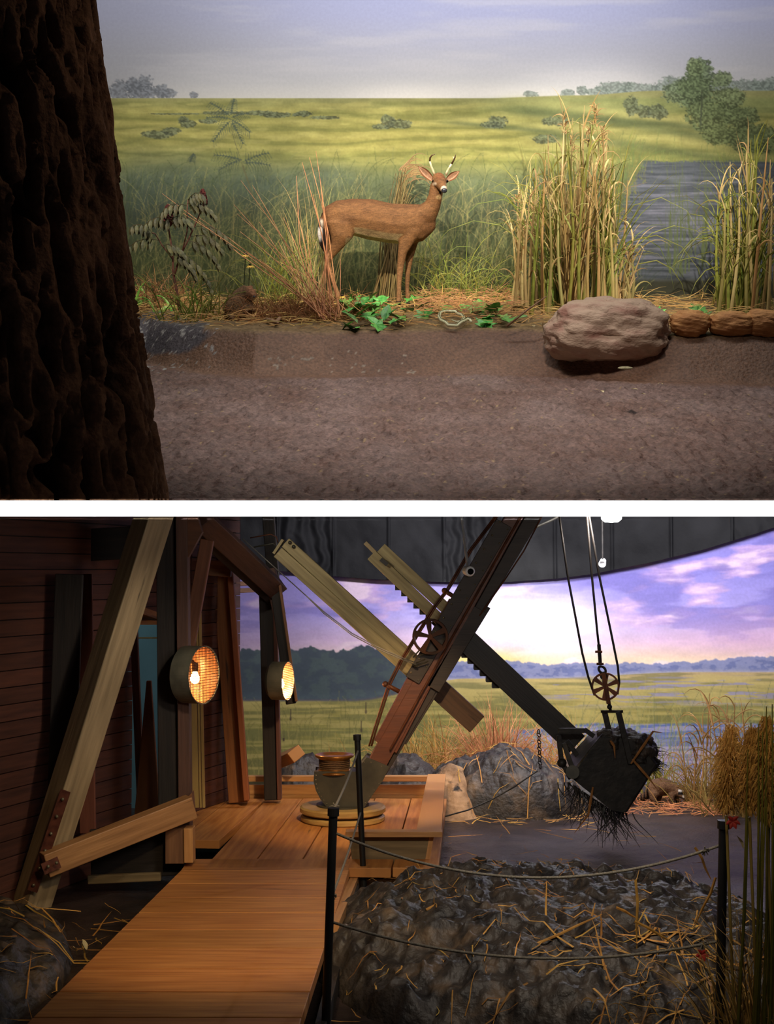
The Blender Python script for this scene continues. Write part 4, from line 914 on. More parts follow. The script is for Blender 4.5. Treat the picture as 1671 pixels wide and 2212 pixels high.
for x, y, lb in ((540, 574, 'yellow daisy-like flower above the groundhog, the lower of two'), (530, 551, 'yellow daisy-like flower above the groundhog, the upper of two'), (738, 640, 'small yellow flower beside the deer\'s hind feet')):
    d = 11.45 if x < 600 else 11.6; b = P1(x - 2, 684 if x < 600 else 662, d=d); t = P1(x, y, d=d); T = thing('yellow_flower', (b.x, d, Z1(b.x, d)), lb, 'flower')
    MB().tube([Vector((b.x, d, Z1(b.x, d))), b.lerp(t, .5) + Vector((-.01, 0, 0)), t], .004, n=6).build('stem', mat('dark_stem', (50, 60, 30), rough=.7), T)
    pt = MB()
    for k in range(13):
        a = k / 13 * 6.28; pt.ribbon(curve_pts(t, (math.cos(a), math.sin(a), .05), .042, 1.3, n=4), [.008, .015, .015, .011, .003], (0, 0, 1))
    pt.build('petals', M_pet, T); MB().ball(t + Vector((0, 0, .006)), .014, n=10, sc=(1, 1, .8)).build('flower_centre', mat('dark_cone', (30, 20, 16), rough=.9), T, smooth=True)
# ================================================================== LOWER HALL
W = W2
GZ = -.2
M_mud = mat('wet_black_mud', (36, 33, 33), (70, 62, 56), rough=.52, scale=9, bump=.012, bscale=30, spec=.45, c3=(112, 92, 72), c3t=(.55, .72), c3scale=5)
M_floor2 = mat('dark_wet_floor', (34, 27, 25), (58, 46, 42), rough=.45, scale=3, bump=.006, bscale=40, spec=.5)
def gz2(X, Y): return GZ + (fbm(X * 5, Y * 5, 0, 101, 4) - .5) * .03
nu, nv = 380, 420; xs = np.linspace(-4.4, 4.4, nu); ys = np.linspace(4.6, 14.3, nv); Xg, Yg = np.meshgrid(xs, ys, indexing='ij'); Zg = gz2(Xg, Yg)
struct(raw_mesh('floor_lower', np.stack([Xg.ravel(), Yg.ravel(), Zg.ravel()], 1), grid_faces(nu, nv), M_floor2, (0, 4.6, GZ), label='dark wet mud floor of the dredge scene'))
def mound(name, cx, cy, rx, ry, h, seed, label, lump=.10, m=None, n=260, power=.62, cat='mound', skew=0):
    u = np.linspace(-1.12, 1.12, n); U, V_ = np.meshgrid(u, u, indexing='ij'); X = cx + U * rx; Y = cy + V_ * ry
    wob = .45 * (fbm(X * 2.2, Y * 2.2, 0, seed, 3) - .5); r2 = U ** 2 + V_ ** 2 + wob
    base = np.clip(1 - r2, 0, 1) ** power; f1 = fbm(X * 4.5, Y * 4.5, 0, seed + 1, 3); bub = 1 - np.abs(f1 * 2 - 1) * 1.6
    fine = fbm(X * 30, Y * 30, 0, seed + 2, 2)
    cl = vn(X * 13, Y * 13, 0, seed + 4); pill = sm(.25, .75, cl) * sm(.2, .6, vn(X * 13 + .5, Y * 17 + .5, 0, seed + 5))
    Z = GZ - .03 + (h * (1 + skew * U)) * base + (lump * (bub * .6 + pill * .30) + .018 * (fine - .5)) * sm(0, .35, base)
    Xd = X + .04 * (fbm(X * 9, Y * 9, Z * 9, seed + 8, 3) - .5)
    return raw_mesh(name, np.stack([Xd.ravel(), Y.ravel(), Z.ravel()], 1), grid_faces(n, n), m or M_mud, (cx, cy, GZ), label=label, cat=cat), lambda x, y: None
fm, _ = mound('mud_mound', .93, 7.55, 1.30, 1.42, .40, 201, 'large lumpy mound of wet black mud behind the barrier ropes', lump=.11, n=420, power=.55)
bm, _ = mound('mud_mound', 1.05, 12.25, .72, .50, .52, 221, 'shiny black mud mound below the crossed timbers, left of the bucket', lump=.10)
mound('mud_mound', -.72, 12.45, .42, .34, .42, 231, 'dark mud mound behind the back rail, left of the turntable', lump=.08, n=140)
mound('mud_mound', .18, 12.5, .34, .34, .44, 241, 'dark mud mound behind the back rail, right of the boom foot', lump=.08, n=140)
M_tanmud = mat('dry_tan_earth', (120, 92, 66), (176, 140, 104), rough=.85, scale=7, bump=.01, bscale=30, c3=(40, 34, 32), c3t=(.6, .66), c3scale=6)
mound('earth_mound', .56, 12.1, .30, .45, .46, 251, 'dry tan slope between the plank rail and the shiny mound', lump=.05, m=M_tanmud, n=140, power=1.1)
mound('mud_mound', -2.25, 7.2, .62, 1.25, .26, 261, 'low black mud heap at the left edge beside the boardwalk', lump=.08, n=220)
mound('mud_mound', 1.75, 12.6, .45, .5, .40, 271, 'low dark mud bank behind the bucket', lump=.08, n=140)

# ------------------------------------------------------------------ timber deck
M_deck = wood('deck_pine', (170, 106, 50), (206, 142, 76), rough=.55, tint=True)
M_pale = wood('pale_timber', (132, 112, 80), (178, 156, 118), rough=.6)
M_brown = wood('brown_timber', (104, 70, 46), (140, 98, 64), rough=.65)
M_rail = wood('rail_pine', (176, 122, 70), (208, 156, 98), rough=.55)
M_olive = wood('grey_side_board', (104, 88, 60), (134, 114, 80), rough=.7)
M_darkw = wood('dark_timber', (26, 21, 19), (42, 34, 29), rough=.7)
M_redw = wood('red_board', (66, 36, 27), (92, 52, 38), rough=.7, tint=True, knots=False)
mb = MB()
y = 4.9; i = 0
def wall_x(y): return -2.04 + .3699 * (y - 9.5)
while y < 8.92:
    w_ = .36; xl = np.interp(y + w_ / 2, [5.8, 6.02, 8.9], [-1.53, -1.5, -1.30]); xr = np.interp(y + w_ / 2, [5.8, 6.02, 8.9], [-.37, -.36, -.24])
    k = .82 + .3 * rnd.random(); 
    ya, yb = y + .0065, y + w_ - .0065; ex = lambda yy, L_: float(np.interp(yy, [5.0, 6.02, 8.9], L_)); uo = rnd.random() * 9; L0 = [-1.56, -1.5, -1.30]; L1 = [-.40, -.36, -.24]
    xs4 = [ex(ya, L0), ex(ya, L1), ex(yb, L1), ex(yb, L0)]; qd = [(xs4[0], ya), (xs4[1], ya), (xs4[2], yb), (xs4[3], yb)]; vs_ = [(a_, b_, -.06) for a_, b_ in qd] + [(a_, b_, 0) for a_, b_ in qd]
    fs_ = [(0, 3, 2, 1), (4, 5, 6, 7), (0, 1, 5, 4), (1, 2, 6, 5), (2, 3, 7, 6), (3, 0, 4, 7)]; mb.add(vs_, fs_, [[(vs_[v_][0] + uo, vs_[v_][1] + uo * 3 + vs_[v_][2]) for v_ in f_] for f_ in fs_], (k, k * rnd.uniform(.95, 1.03), k)); y += w_; i += 1
T = thing('boardwalk', (-.85, 7, -.06), 'wide orange-brown plank walkway leading to the turntable', 'boardwalk')
mb.build('planks', M_deck, T, tint=True, bevel=.004)
mb = MB(); mb.bar((-.33, 5.0, -.14), (-.20, 8.9, -.14), .05, .10, (1, 0, 0)); mb.build('side_beam', M_darkw, T, label='dark beam under the right edge')
mb = MB(); mb.bar((-1.50, 5.0, -.13), (-1.27, 8.9, -.13), .05, .12, (1, 0, 0)); mb.build('side_beam', M_darkw, T, label='dark beam under the left edge')
T = thing('deck_platform', (-.5, 10.2, -.06), 'wooden deck of lengthwise planks under the turntable', 'deck')
mb = MB(); x = -1.72
while x < .36:
    w_ = .30; y0 = 8.93; y1 = 11.62; x0 = x; 
    if x < -1.36: y0 = 9.5 + (x + w_ + 2.04) / .3699 * 0 + .35
    k = .88 + .24 * rnd.random(); mb.bar((x + w_ / 2 - .05, y0, -.03), (x + w_ / 2 + .12, y1, -.03), w_ - .010, .06, (1, 0, 0), (k, k, k)); x += w_
mb.build('planks', M_deck, T, tint=True, bevel=.003)
# bulwark round the well
T = thing('bulwark', (.05, 10.4, -.1), 'plank bulwark with a flat rail round the end of the deck', 'railing')
B_ = MB(); B_.box((-.42, 11.66, .16), (1.80, .07, .045)); B_.build('back_rail', M_rail, T, bevel=.004)
B_ = MB()
for k in range(2): B_.box((-.42, 11.70, .10 - .085 * k - .04), (1.76, .03, .082))
B_.build('back_boards', M_rail, T, bevel=.002)
P_ = [(.34, 11.68), (.49, 11.68), (.355, 9.16), (.19, 9.16)]
B_ = MB(); B_.prism([(x, y, .165) for x, y in P_], (0, 0, .028)); B_.build('side_rail', M_rail, T, bevel=.003)
B_ = MB(); B_.prism([(.42, 11.66, .16), (.28, 9.2, .16), (.22, 9.2, -.18), (.34, 11.66, -.18)], (.03, 0, 0)); B_.build('side_boards', M_rail, T)
B_ = MB(); B_.bar((-.27, 9.17, .175), (.36, 9.17, .175), .10, .035, (0, 1, 0)); B_.build('end_rail', M_rail, T, bevel=.003)
B_ = MB(); a, b, c_, d_ = P2(752, 1798, d=9.20), P2(938, 1798, d=9.20), P2(918, 1900, d=9.20), P2(766, 1900, d=9.20); B_.prism([a, b, c_, d_], (0, .03, 0)); B_.build('end_board', M_olive, T, label='weathered olive-grey end board')
B_ = MB(); B_.bar(P2(760, 1906, d=9.15), P2(930, 1906, d=9.15), .06, .05, (0, 1, 0)); B_.build('sill', M_rail, T)
B_ = MB(); B_.bar(P2(768, 1902, d=9.1), P2(722, 2010, d=7.55), .05, .09, (1, 0, 0)); B_.build('curb', M_rail, T)

# ------------------------------------------------------------------ turntable and iron saddle
M_iron = mat('grey_green_iron', (54, 52, 44), (76, 72, 60), rough=.5, metal=.3, scale=6, bump=.002)
M_rust = mat('rusty_iron', (70, 38, 22), (112, 62, 34), rough=.55, metal=.35, scale=12, bump=.003)
M_blk = mat('black_iron', (34, 32, 31), (56, 52, 48), rough=.5, metal=.2, scale=10, bump=.003)
M_turn = mat('turned_wood', (150, 118, 66), (190, 156, 96), rough=.4, scale=5, stretch=(1, 1, 6))
cT = P2(740, 1763, z=.03); cT.z = 0
T = thing('turntable', cT, 'round two-tier wooden turntable under the iron saddle', 'turntable')
def disc(mb, z, r, h): mb.lathe((cT.x, cT.y, z), (0, 0, 1), [(r - .012, 0), (r, .01), (r, h - .012), (r - .015, h), (0, h)], n=72)
mb = MB(); disc(mb, .0, .318, .045); mb.build('lower_disc', M_turn, T); mb = MB(); disc(mb, .045, .29, .02); mb.build('groove', M_rust, T, label='rusty band between the discs')
mb = MB(); disc(mb, .062, .325, .05); mb.build('upper_disc', M_turn, T)
mb = MB(); mb.lathe((cT.x, cT.y, .112), (0, 0, 1), [(.20, 0), (.20, .012), (0, .012)], n=48); mb.build('base_plate', M_iron, T)
dS = cT.y - .13; T = thing('boom_saddle', (cT.x, cT.y, .12), 'riveted grey iron saddle that carries the foot of the boom', 'machine')
poly = [(678, 1667), (677, 1688), (682, 1708), (692, 1727), (706, 1744), (718, 1753), (776, 1753), (786, 1745), (806, 1715), (828, 1684), (840, 1656), (792, 1636), (776, 1655), (768, 1667)]
pp = [P2(x, y, d=dS) for x, y in poly]
mb = MB(); mb.prism(pp, (0, .02, 0)); mb.build('side_plate', M_iron, T); mb = MB(); mb.prism([p + Vector((0, .24, 0)) for p in pp], (0, .02, 0)); mb.build('side_plate', M_iron, T)
mb = MB(); mb.prism([p + (sum(pp, Vector()) / len(pp) - p) * .05 + Vector((0, .02, 0)) for p in pp], (0, .22, 0)); mb.build('casing', M_iron, T)
mb = MB()
for i in range(len(poly) - 2):
    for t in (.25, .75):
        if i in (5, 9): continue
        x = poly[i][0] * (1 - t) + poly[i + 1][0] * t; y = poly[i][1] * (1 - t) + poly[i + 1][1] * t; cx, cy = 752, 1702; x += (cx - x) * .06; y += (cy - y) * .09
        mb.ball(P2(x, y, d=dS), .005, n=8)
mb.build('rivets', mat('bright_rivet', (120, 112, 90), rough=.4, metal=.5), T, smooth=True, kind='stuff')
cz = P2(722, 1668, d=cT.y); T2 = thing('rope_drum', cz, 'brass-brown grooved rope drum on top of the iron saddle', 'drum')
mb = MB(); mb.lathe(cz, (0, 0, 1), [(0, -.004), (.155, -.004), (.155, .006), (.125, .016), (.112, .04), (.108, .07), (.115, .10), (.145, .118), (.150, .13), (.142, .136), (.12, .136), (.09, .12), (0, .12)], n=56); mb.build('spool', mat('polished_brown_metal', (110, 72, 34), (160, 110, 56), rough=.28, metal=.6, scale=8), T2, smooth=True)
mb = MB()
for k in range(5): mb.torus(cz + Vector((0, 0, .035 + .014 * k)), (0, 0, 1), .114, .006, n=40)
mb.build('rope_coils', mat('brown_rope', (70, 48, 28), (100, 70, 42), rough=.8, scale=90), T2, smooth=True)

# ------------------------------------------------------------------ boom
dB = cT.y - .02
T = thing('boom', P2(800, 1690, d=dB), 'long heavy dark brown boom rising from the saddle to the top of the view', 'boom')
def bq(t, off, dd=0):      # t along boom 0..1, off in px across (+ = right)
    x0, y0, x1, y1 = 800, 1672, 1139, 1098; L = math.hypot(x1 - x0, y1 - y0); ux, uy = (x1 - x0) / L, (y1 - y0) / L
    return P2(x0 + (x1 - x0) * t - uy * off, y0 + (y1 - y0) * t + ux * off, d=dB + dd)
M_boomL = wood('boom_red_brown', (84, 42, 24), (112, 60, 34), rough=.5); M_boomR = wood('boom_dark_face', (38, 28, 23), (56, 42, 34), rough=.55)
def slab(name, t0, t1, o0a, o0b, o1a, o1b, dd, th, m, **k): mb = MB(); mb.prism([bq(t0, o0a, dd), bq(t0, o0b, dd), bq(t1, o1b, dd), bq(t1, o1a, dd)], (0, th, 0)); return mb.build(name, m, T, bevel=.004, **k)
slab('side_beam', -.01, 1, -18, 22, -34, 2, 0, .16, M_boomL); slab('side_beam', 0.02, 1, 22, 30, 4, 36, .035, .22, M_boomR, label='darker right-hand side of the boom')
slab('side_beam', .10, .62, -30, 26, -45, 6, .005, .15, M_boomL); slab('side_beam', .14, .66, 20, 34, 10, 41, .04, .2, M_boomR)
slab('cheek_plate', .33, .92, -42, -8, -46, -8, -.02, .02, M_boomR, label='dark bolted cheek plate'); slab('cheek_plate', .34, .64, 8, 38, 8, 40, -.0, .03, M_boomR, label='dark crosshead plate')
mb = MB(); mb.tube([bq(.10, 10, -.03), bq(.5, 2, -.035), bq(.99, -4, -.03)], .009, n=8); mb.build('centre_rod', M_rust, T)
mb = MB()
for k in range(13):
    t = .35 + .62 * k / 12; mb.ball(bq(t, -36, -.022), .009, n=8); mb.ball(bq(t - .01, -14, -.022), .007, n=8)
mb.build('bolts', MATS['bright_rivet'] if 'bright_rivet' in MATS else M_iron, T, smooth=True, kind='stuff')
for off in (0, 5):
    mb = MB(); pts = [P2(x + off, y, d=dB + .02) for x, y in ((797, 1612), (806, 1580), (838, 1478), (862, 1430), (936, 1310), (963, 1275), (1014, 1188), (1085, 1094))]
    mb.tube(pts, .0075, n=8); mb.build('truss_rod', M_rust, T, smooth=True)
for a, b in (((832, 1478), (862, 1494)), ((960, 1276), (986, 1293))):
    mb = MB(); mb.tube([P2(*a, d=dB), P2(*b, d=dB)], .017, n=10); mb.ball(P2(*a, d=dB), .024, n=10); mb.build('strut', M_rust, T, smooth=True)
mb = MB(); mb.tube([P2(1180, 1096, d=dB), P2(1131, 1190, d=dB - .03), P2(1090, 1252, d=dB - .03), P2(1035, 1330, d=dB)], .006, n=6); mb.build('hose', M_rust, T, label='thin rod along the right edge')

def wheel(name, px, py, d, rpx, nsp, label, cat, m, tilt=(0, 1, 0), hub=.16, rim=.13, thick=.035, group=None):
    c_ = P2(px, py, d=d); r = rpx / F * d; T_ = thing(name, c_, label, cat, group); A = Vector(tilt).normalized()
    mb = MB(); mb.lathe(c_ - A * thick / 2, A, [(r * (1 - rim), 0), (r, 0), (r * .94, thick * .5), (r, thick), (r * (1 - rim), thick), (r * (1 - rim), 0)], n=48, cap=False); mb.build('rim', m, T_, smooth=False)
    mb = MB(); mb.lathe(c_ - A * thick * .7, A, [(0, 0), (r * hub, 0), (r * hub, thick * 1.4), (0, thick * 1.4)], n=20); mb.build('hub', m, T_)
    u = A.orthogonal().normalized(); v = A.cross(u)
    for k in range(nsp):
        a = 2 * math.pi * k / nsp + .35; dv = u * math.cos(a) + v * math.sin(a); sd = A.cross(dv)
        mb = MB(); mb.bar(c_ + dv * r * hub * .8, c_ + dv * r * (1 - rim * .7), r * .17, thick * .5, sd, w1=r * .34); mb.build('spoke', m, T_)
    return T_, c_, r
M_wheel = mat('rust_dark_wheel', (44, 26, 16), (84, 46, 22), rough=.4, metal=.4, scale=9)
wheel('pulley_wheel', 929, 1375, dB - .10, 38.5, 5, 'dark rusty spoked wheel fixed to the left face of the boom', 'pulley', M_wheel, (.12, 1, .05))
M_wheel2 = mat('rust_orange_wheel', (92, 48, 24), (136, 76, 38), rough=.5, metal=.3, scale=9)
dK = 10.45
wheel('sheave_wheel', 1307, 1483, dK, 30, 6, 'rust-brown sheave wheel hanging above the bucket', 'pulley', M_wheel2, (.1, 1, 0))
# clamps and cable ends beside the wheel
mb = MB()
for a, b in (((895, 1440), (925, 1428)), ((898, 1432), (918, 1424)), ((892, 1420), (905, 1405)), ((890, 1436), (902, 1440)), ((905, 1415), (930, 1410))): mb.tube([P2(*a, d=dB - .06), P2(*b, d=dB - .08)], .006, n=6)
mb.build('cable_clamp', M_iron, label='small cable clamps below the spoked wheel on the boom', cat='clamp')

# ------------------------------------------------------------------ the two crossing timbers
T = thing('timber_arm', P2(1030, 1565, d=dB + .30), 'square-ended weathered timber crossing behind the boom, the left of two', 'timber')
def arm(name, a, b, wpx, d, th, m, parent, d1=None, **k):
    p, q_ = P2(*a, d=d), P2(*b, d=d1 or d); return MB().bar(p, q_, wpx / F * d, th, (p - q_).cross(Vector((0, 1, 0))).normalized()).build(name, m, parent, bevel=.004, **k)
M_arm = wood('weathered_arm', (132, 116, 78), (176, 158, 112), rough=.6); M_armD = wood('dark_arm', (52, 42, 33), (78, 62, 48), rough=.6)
arm('plank', (601, 1193), (900, 1462), 26, dB + .26, .14, M_arm, T); arm('plank', (617, 1172), (916, 1445), 24, dB + .28, .13, M_arm, T); arm('lower_beam', (900, 1446), (1029, 1563), 46, dB + .27, .14, wood('arm_shaded_brown', (70, 48, 34), (96, 68, 48)), T, label='lower end in shaded brown')  # lower end gets a darker wood to carry the shade below the boom
mb = MB(); mb.bar(P2(592, 1196, d=dB + .24), P2(612, 1166, d=dB + .24), .02, .16, (0, 0, 1)); mb.build('end_cap', M_arm, T)
for x, y in ((626, 1172), (634, 1181)): MB().ball(P2(x, y, d=dB + .2), .015, n=10).build('bolt', M_iron, T, smooth=True)
T = thing('dipper_stick', P2(1225, 1600, d=dB + .12), 'long toothed timber running through the boom down to the bucket', 'timber')
arm('plank', (802, 1199), (952, 1341), 25, dB + .15, .14, M_arm, T); arm('plank', (822, 1184), (974, 1325), 25, dB + .17, .14, M_arm, T)
arm('lower_beam', (948, 1328), (1243, 1606), 50, dB + .16, .15, wood('blackened_arm', (22, 20, 20), (36, 32, 30), rough=.5), T, label='blackened lower half')
arm('peg', (788, 1172), (812, 1196), 9, dB + .12, .03, M_pale, T)
mb = MB(); mb.bar(P2(822, 1208, d=dB + .05), P2(836, 1220, d=dB + .05), .03, .03); mb.build('bracket', M_blk, T)
for (x0, y0), n_, st in (((853, 1262), 6, 13.3), ((997, 1408), 6, 13.3)):
    mb = MB(); out = []
    for k in range(n_): out += [(x0 + st * k, y0 + st * k * .99), (x0 + st * k, y0 + st * (k + 1) * .99)]
    out.append((x0 + st * n_, y0 + st * n_ * .99)); out += [(x0 + st * n_ + 10, y0 + st * n_ - 8), (x0 + 12, y0 - 10)]
    mb.prism([P2(x, y, d=dB + .16) for x, y in out], (0, .10, 0)); mb.build('rack_teeth', M_blk, T)
# ------------------------------------------------------------------ bucket
T = thing('dipper_bucket', P2(1335, 1757, d=dK), 'black iron digging bucket heaped with wet mud, hung at the end of the toothed timber', 'bucket')
front = [(1294, 1592), (1372, 1596), (1416, 1652), (1349, 1756), (1322, 1752), (1232, 1680)]
fp = [P2(x, y, d=dK - .10) for x, y in front]; mb = MB(); mb.prism(fp, (.02, .02, 0)); mb.build('side_plate', M_blk, T, bevel=.004)
bp_ = [P2(x, y, d=dK + .28) for x, y in front]; mb = MB(); mb.prism(bp_, (.02, .02, 0)); mb.build('side_plate', M_blk, T, bevel=.004)
mb = MB(); mb.prism([p + (sum(fp, Vector()) / 6 - p) * .03 + Vector((0, .02, 0)) for p in fp], (0, .34, 0)); mb.build('shell', M_blk, T, bevel=.006)
back = [P2(1240, 1660, d=dK - .12), P2(1298, 1588, d=dK - .12), P2(1276, 1582, d=dK + .18), P2(1222, 1640, d=dK + .18)]; mb = MB(); mb.prism(back, (.012, 0, .012)); mb.build('back_plate', mat('worn_grey_iron', (60, 57, 52), (86, 80, 72), rough=.5, metal=.3, scale=14), T, label='worn grey back plate')
mb = MB(); mb.tube([P2(1236, 1668, d=dK - .20), P2(1238, 1668, d=dK + .3)], .05, n=20); mb.build('hinge_pin', M_iron, T, smooth=False)
for a, b, w_ in (((1205, 1578), (1262, 1578), .032), ((1262, 1576), (1282, 1590), .04), ((1206, 1588), (1212, 1645), .04), ((1217, 1605), (1236, 1662), .038), ((1224, 1600), (1246, 1632), .03), ((1212, 1645), (1232, 1682), .03)):
    mb = MB(); mb.bar(P2(*a, d=dK - .08), P2(*b, d=dK - .08), w_, .035, (0, 1, 0)); mb.build('link_bar', M_blk if a[0] != 1217 else MATS['worn_grey_iron'], T, bevel=.003)
mb = MB(); mb.ball(P2(1213, 1648, d=dK - .09), .036, n=12); mb.build('pin', M_blk, T, smooth=True)
for a, b in (((1305, 1537), (1315, 1580)), ((1335, 1537), (1362, 1650))):
    mb = MB(); mb.bar(P2(*a, d=dK - .13 if a[0] > 1320 else dK + .05), P2(*b, d=dK - .13 if a[0] > 1320 else dK + .05), .042, .02, (1, 0, 0)); mb.build('bail_bar', M_blk, T, bevel=.003)
mb = MB(); mb.bar(P2(1299, 1537, d=dK + .06), P2(1343, 1537, d=dK - .14), .02, .02, (0, 0, 1)); mb.build('bail_crossbar', M_blk, T)
mh = MB(); hp = [(1298, 1594, 15), (1316, 1590, 17), (1340, 1590, 19), (1362, 1594, 20), (1386, 1606, 22), (1398, 1626, 22), (1408, 1648, 14), (1330, 1606, 26), (1372, 1626, 30)]
for x, y, r in hp:
    for dd in (-.04, .1, .22): mh.ball(P2(x + rnd.gauss(0, 4), y + rnd.gauss(0, 3), d=dK + dd), r / F * dK * rnd.uniform(.8, 1.05), n=10)
V, Fq, Nn = remesh(mh, .012, 1); nn = fbm(V[:, 0] * 26, V[:, 1] * 26, V[:, 2] * 26, 4, 4)[:, None]; V = V + Nn * (nn - .5) * .07
raw_mesh('mud_load', V, Fq, M_mud, T['_o'], parent=T, label='glistening mud load')
mb = MB()
for _ in range(70):
    p = P2(rnd.uniform(1385, 1412), rnd.uniform(1612, 1665), d=dK + rnd.uniform(-.05, .2)); mb.tube(curve_pts(p, (1, rnd.gauss(0, .4), rnd.gauss(-.1, .3)), rnd.uniform(.05, .16), .6, n=4), [.005, .004, .003, .002, .0012], n=5)
mb.build('root_fringe', M_blk, T, kind='stuff', label='black roots sticking out to the right')
mb = MB()
for _ in range(110):
    x = rnd.choice([rnd.gauss(1262, 26), rnd.gauss(1330, 18), rnd.uniform(1235, 1350)]); y0 = np.interp(x, [1230, 1322, 1350], [1690, 1752, 1756]); p = P2(x, y0, d=dK + rnd.uniform(-.1, .22))
    L = rnd.uniform(.05, .34); mb.tube(curve_pts(p, (rnd.gauss(0, .4), rnd.gauss(0, .3), -1), L, rnd.uniform(1.2, 3), n=6, sway=5), [.005, .0045, .004, .003, .0025, .002, .001], n=5)
mb.build('hanging_roots', M_blk, T, kind='stuff', label='tangle of black roots hanging below')
for a, b, c2 in (((1362, 1650), (1410, 1580), (1430, 1583)), ((1365, 1640), (1400, 1680), (1420, 1706)), ((1318, 1600), (1326, 1612), (1328, 1638)), ((1280, 1700), (1270, 1760), (1240, 1800))):
    o = MB(); o.ribbon([P2(*a, d=dK - .16), (P2(*a, d=dK - .16) + P2(*b, d=dK - .18)) / 2, P2(*b, d=dK - .18), P2(*c2, d=dK - .2)], [.012, .020, .016, .003], (0, -1, 0), cl=(.75, .5, .34))
    o.build('dead_blade', M_straw, tint=True, label='long dead brown reed blade caught on the digging bucket', cat='reed blade', group='dead blades caught on the bucket')

# hoist cables, hook, chain
M_cable = mat('black_cable', (22, 20, 20), (34, 30, 28), rough=.5, scale=80)
def cable(name, pts, r, label, cat, m=None, group=None, n=7): mb = MB(); mb.tube(pts, r, n=n); return mb.build(name, m or M_cable, smooth=True, label=label, cat=cat, group=group)
zc = lambda x, y: P2(x, y, d=dK)
cable('hoist_cable', [zc(1205, 1095), zc(1225, 1240), zc(1257, 1410), zc(1270, 1462), zc(1278, 1486), zc(1284, 1502)], .009, 'left hoist cable that runs under the sheave wheel', 'cable')
cable('hoist_cable', [zc(1266, 1095), zc(1277, 1235), zc(1289, 1360), zc(1293, 1396)], .009, 'middle hoist cable ending in the shackle above the sheave', 'cable')
cable('hoist_cable', [zc(1269, 1097), zc(1292, 1235), zc(1318, 1360), zc(1334, 1440), zc(1337, 1475), zc(1333, 1500)], .009, 'right hoist cable that runs round the sheave wheel', 'cable')
T = thing('shackle', P2(1301, 1460, d=dK), 'rusty shackle and cable clips joining the middle cable to the sheave', 'hook')
mb = MB(); mb.tube([zc(1293, 1392), zc(1296, 1436)], .014, n=8); mb.build('cable_end', M_blk, T)
for x, y in ((1294, 1408), (1297, 1434)):
    mb = MB(); mb.tube([P2(x - 9, y, d=dK - .01), P2(x + 6, y, d=dK - .01)], .009, n=8); mb.build('clip', M_rust, T)
mb = MB(); mb.torus(zc(1300, 1447), (0, 1, 0), .03, .010, sc=.7); mb.torus(zc(1303, 1460), (.6, .8, 0), .022, .010); mb.build('ring', M_blk, T, smooth=True)
mb = MB(); mb.bar(zc(1302, 1456), zc(1308, 1486), .03, .05, (1, 0, 0)); mb.bar(zc(1308, 1486), zc(1314, 1520), .028, .05, (1, 0, 0)); mb.build('strap', M_wheel2, T)
mb = MB(); mb.ball(zc(1316, 1527), .02, n=10); mb.tube([zc(1315, 1518), zc(1318, 1536)], .012, n=8); mb.build('swivel', M_blk, T, smooth=True)
T = thing('chain', P2(1163, 1656, d=dB + .1), 'short dark chain dangling from the toothed timber', 'chain')
for k in range(11):
    mb = MB(); mb.torus(P2(1163 + .3 * k, 1580 + 7.6 * k, d=dB + .1), (0, 1, 0) if k % 2 else (1, .35, 0), .0165, .0042, n=14, m=5, sc=.6 if k % 2 else 1); mb.build('chain_link', M_blk, T, smooth=True)
# thin guy cables on the left
for off, lb in ((0, 'upper of two thin pale cables sagging from the frame to the boom'), (4, 'lower of two thin pale cables sagging from the frame to the boom')):
    L = [(524, 1164), (600, 1232), (660, 1286), (700, 1322 + off), (760, 1368 + off), (820, 1400 + off), (862, 1418 + off), (898, 1432 + off)]
    cable('guy_cable', [P2(x, y, d=dB - .1 - .0 * i) for i, (x, y) in enumerate(L)], .0042, lb, 'cable', mat('pale_cable', (120, 116, 110), (150, 146, 140), rough=.4, metal=.4))
cable('rigging_wire', [P2(x, y, d=dB + .3) for x, y in ((540, 1162), (585, 1154), (597, 1160), (600, 1172))], .005, 'short yellow-brown wire from the frame to the timber end', 'wire', M_rust)
cable('rigging_wire', [P2(x, y, d=dB + .25) for x, y in ((548, 1182), (590, 1174), (600, 1184))], .006, 'short grey wire just below the yellow-brown one', 'wire', M_iron)
# rope trailing across the back mound
cable('mooring_rope', [P2(x, y, d=d_) for x, y, d_ in ((945, 1768, 11.0), (1010, 1750, 11.2), (1060, 1728, 11.3), (1110, 1700, 11.3), (1160, 1665, 11.2))], .006, 'thin dark rope rising from the floor across the shiny mound', 'rope')

# ------------------------------------------------------------------ barrier posts and ropes
M_post = mat('black_post', (18, 17, 17), (26, 25, 24), rough=.45, scale=10)
M_rope = mat('grey_rope', (92, 86, 76), (128, 120, 106), rough=.85, scale=160, bump=.002)
posts = {}
for nm, px, pt, pb, d, lb in (('a', 720, 1745, 701, 6.23, 'black barrier post in front at the corner of the boardwalk'), ('b', 771, 1587, 787, 9.0, 'black barrier post behind, between boardwalk and olive end board'), ('c', 1562, 1772, 1549, 5.94, 'black barrier post at the right edge beside the grasses')):
    t = P2(px, pt, d=d); bx = (pb - 835.5) / F * d if nm == 'b' else t.x - .03 * (1 if nm == 'c' else 1.2); b = Vector((bx, d, GZ))
    T = thing('barrier_post', b, lb, 'post'); posts[nm] = (b, t)
    MB().tube([b, t], .0195, n=20).build('pole', M_post, T, smooth=False)
    MB().tube([t - (t - b).normalized() * .035, t], .026, n=20).build('cap', M_post, T); MB().lathe(b, (0, 0, 1), [(0, 0), (.09, 0), (.09, .006), (.03, .014), (0, .014)], n=24).build('foot', M_post, T)
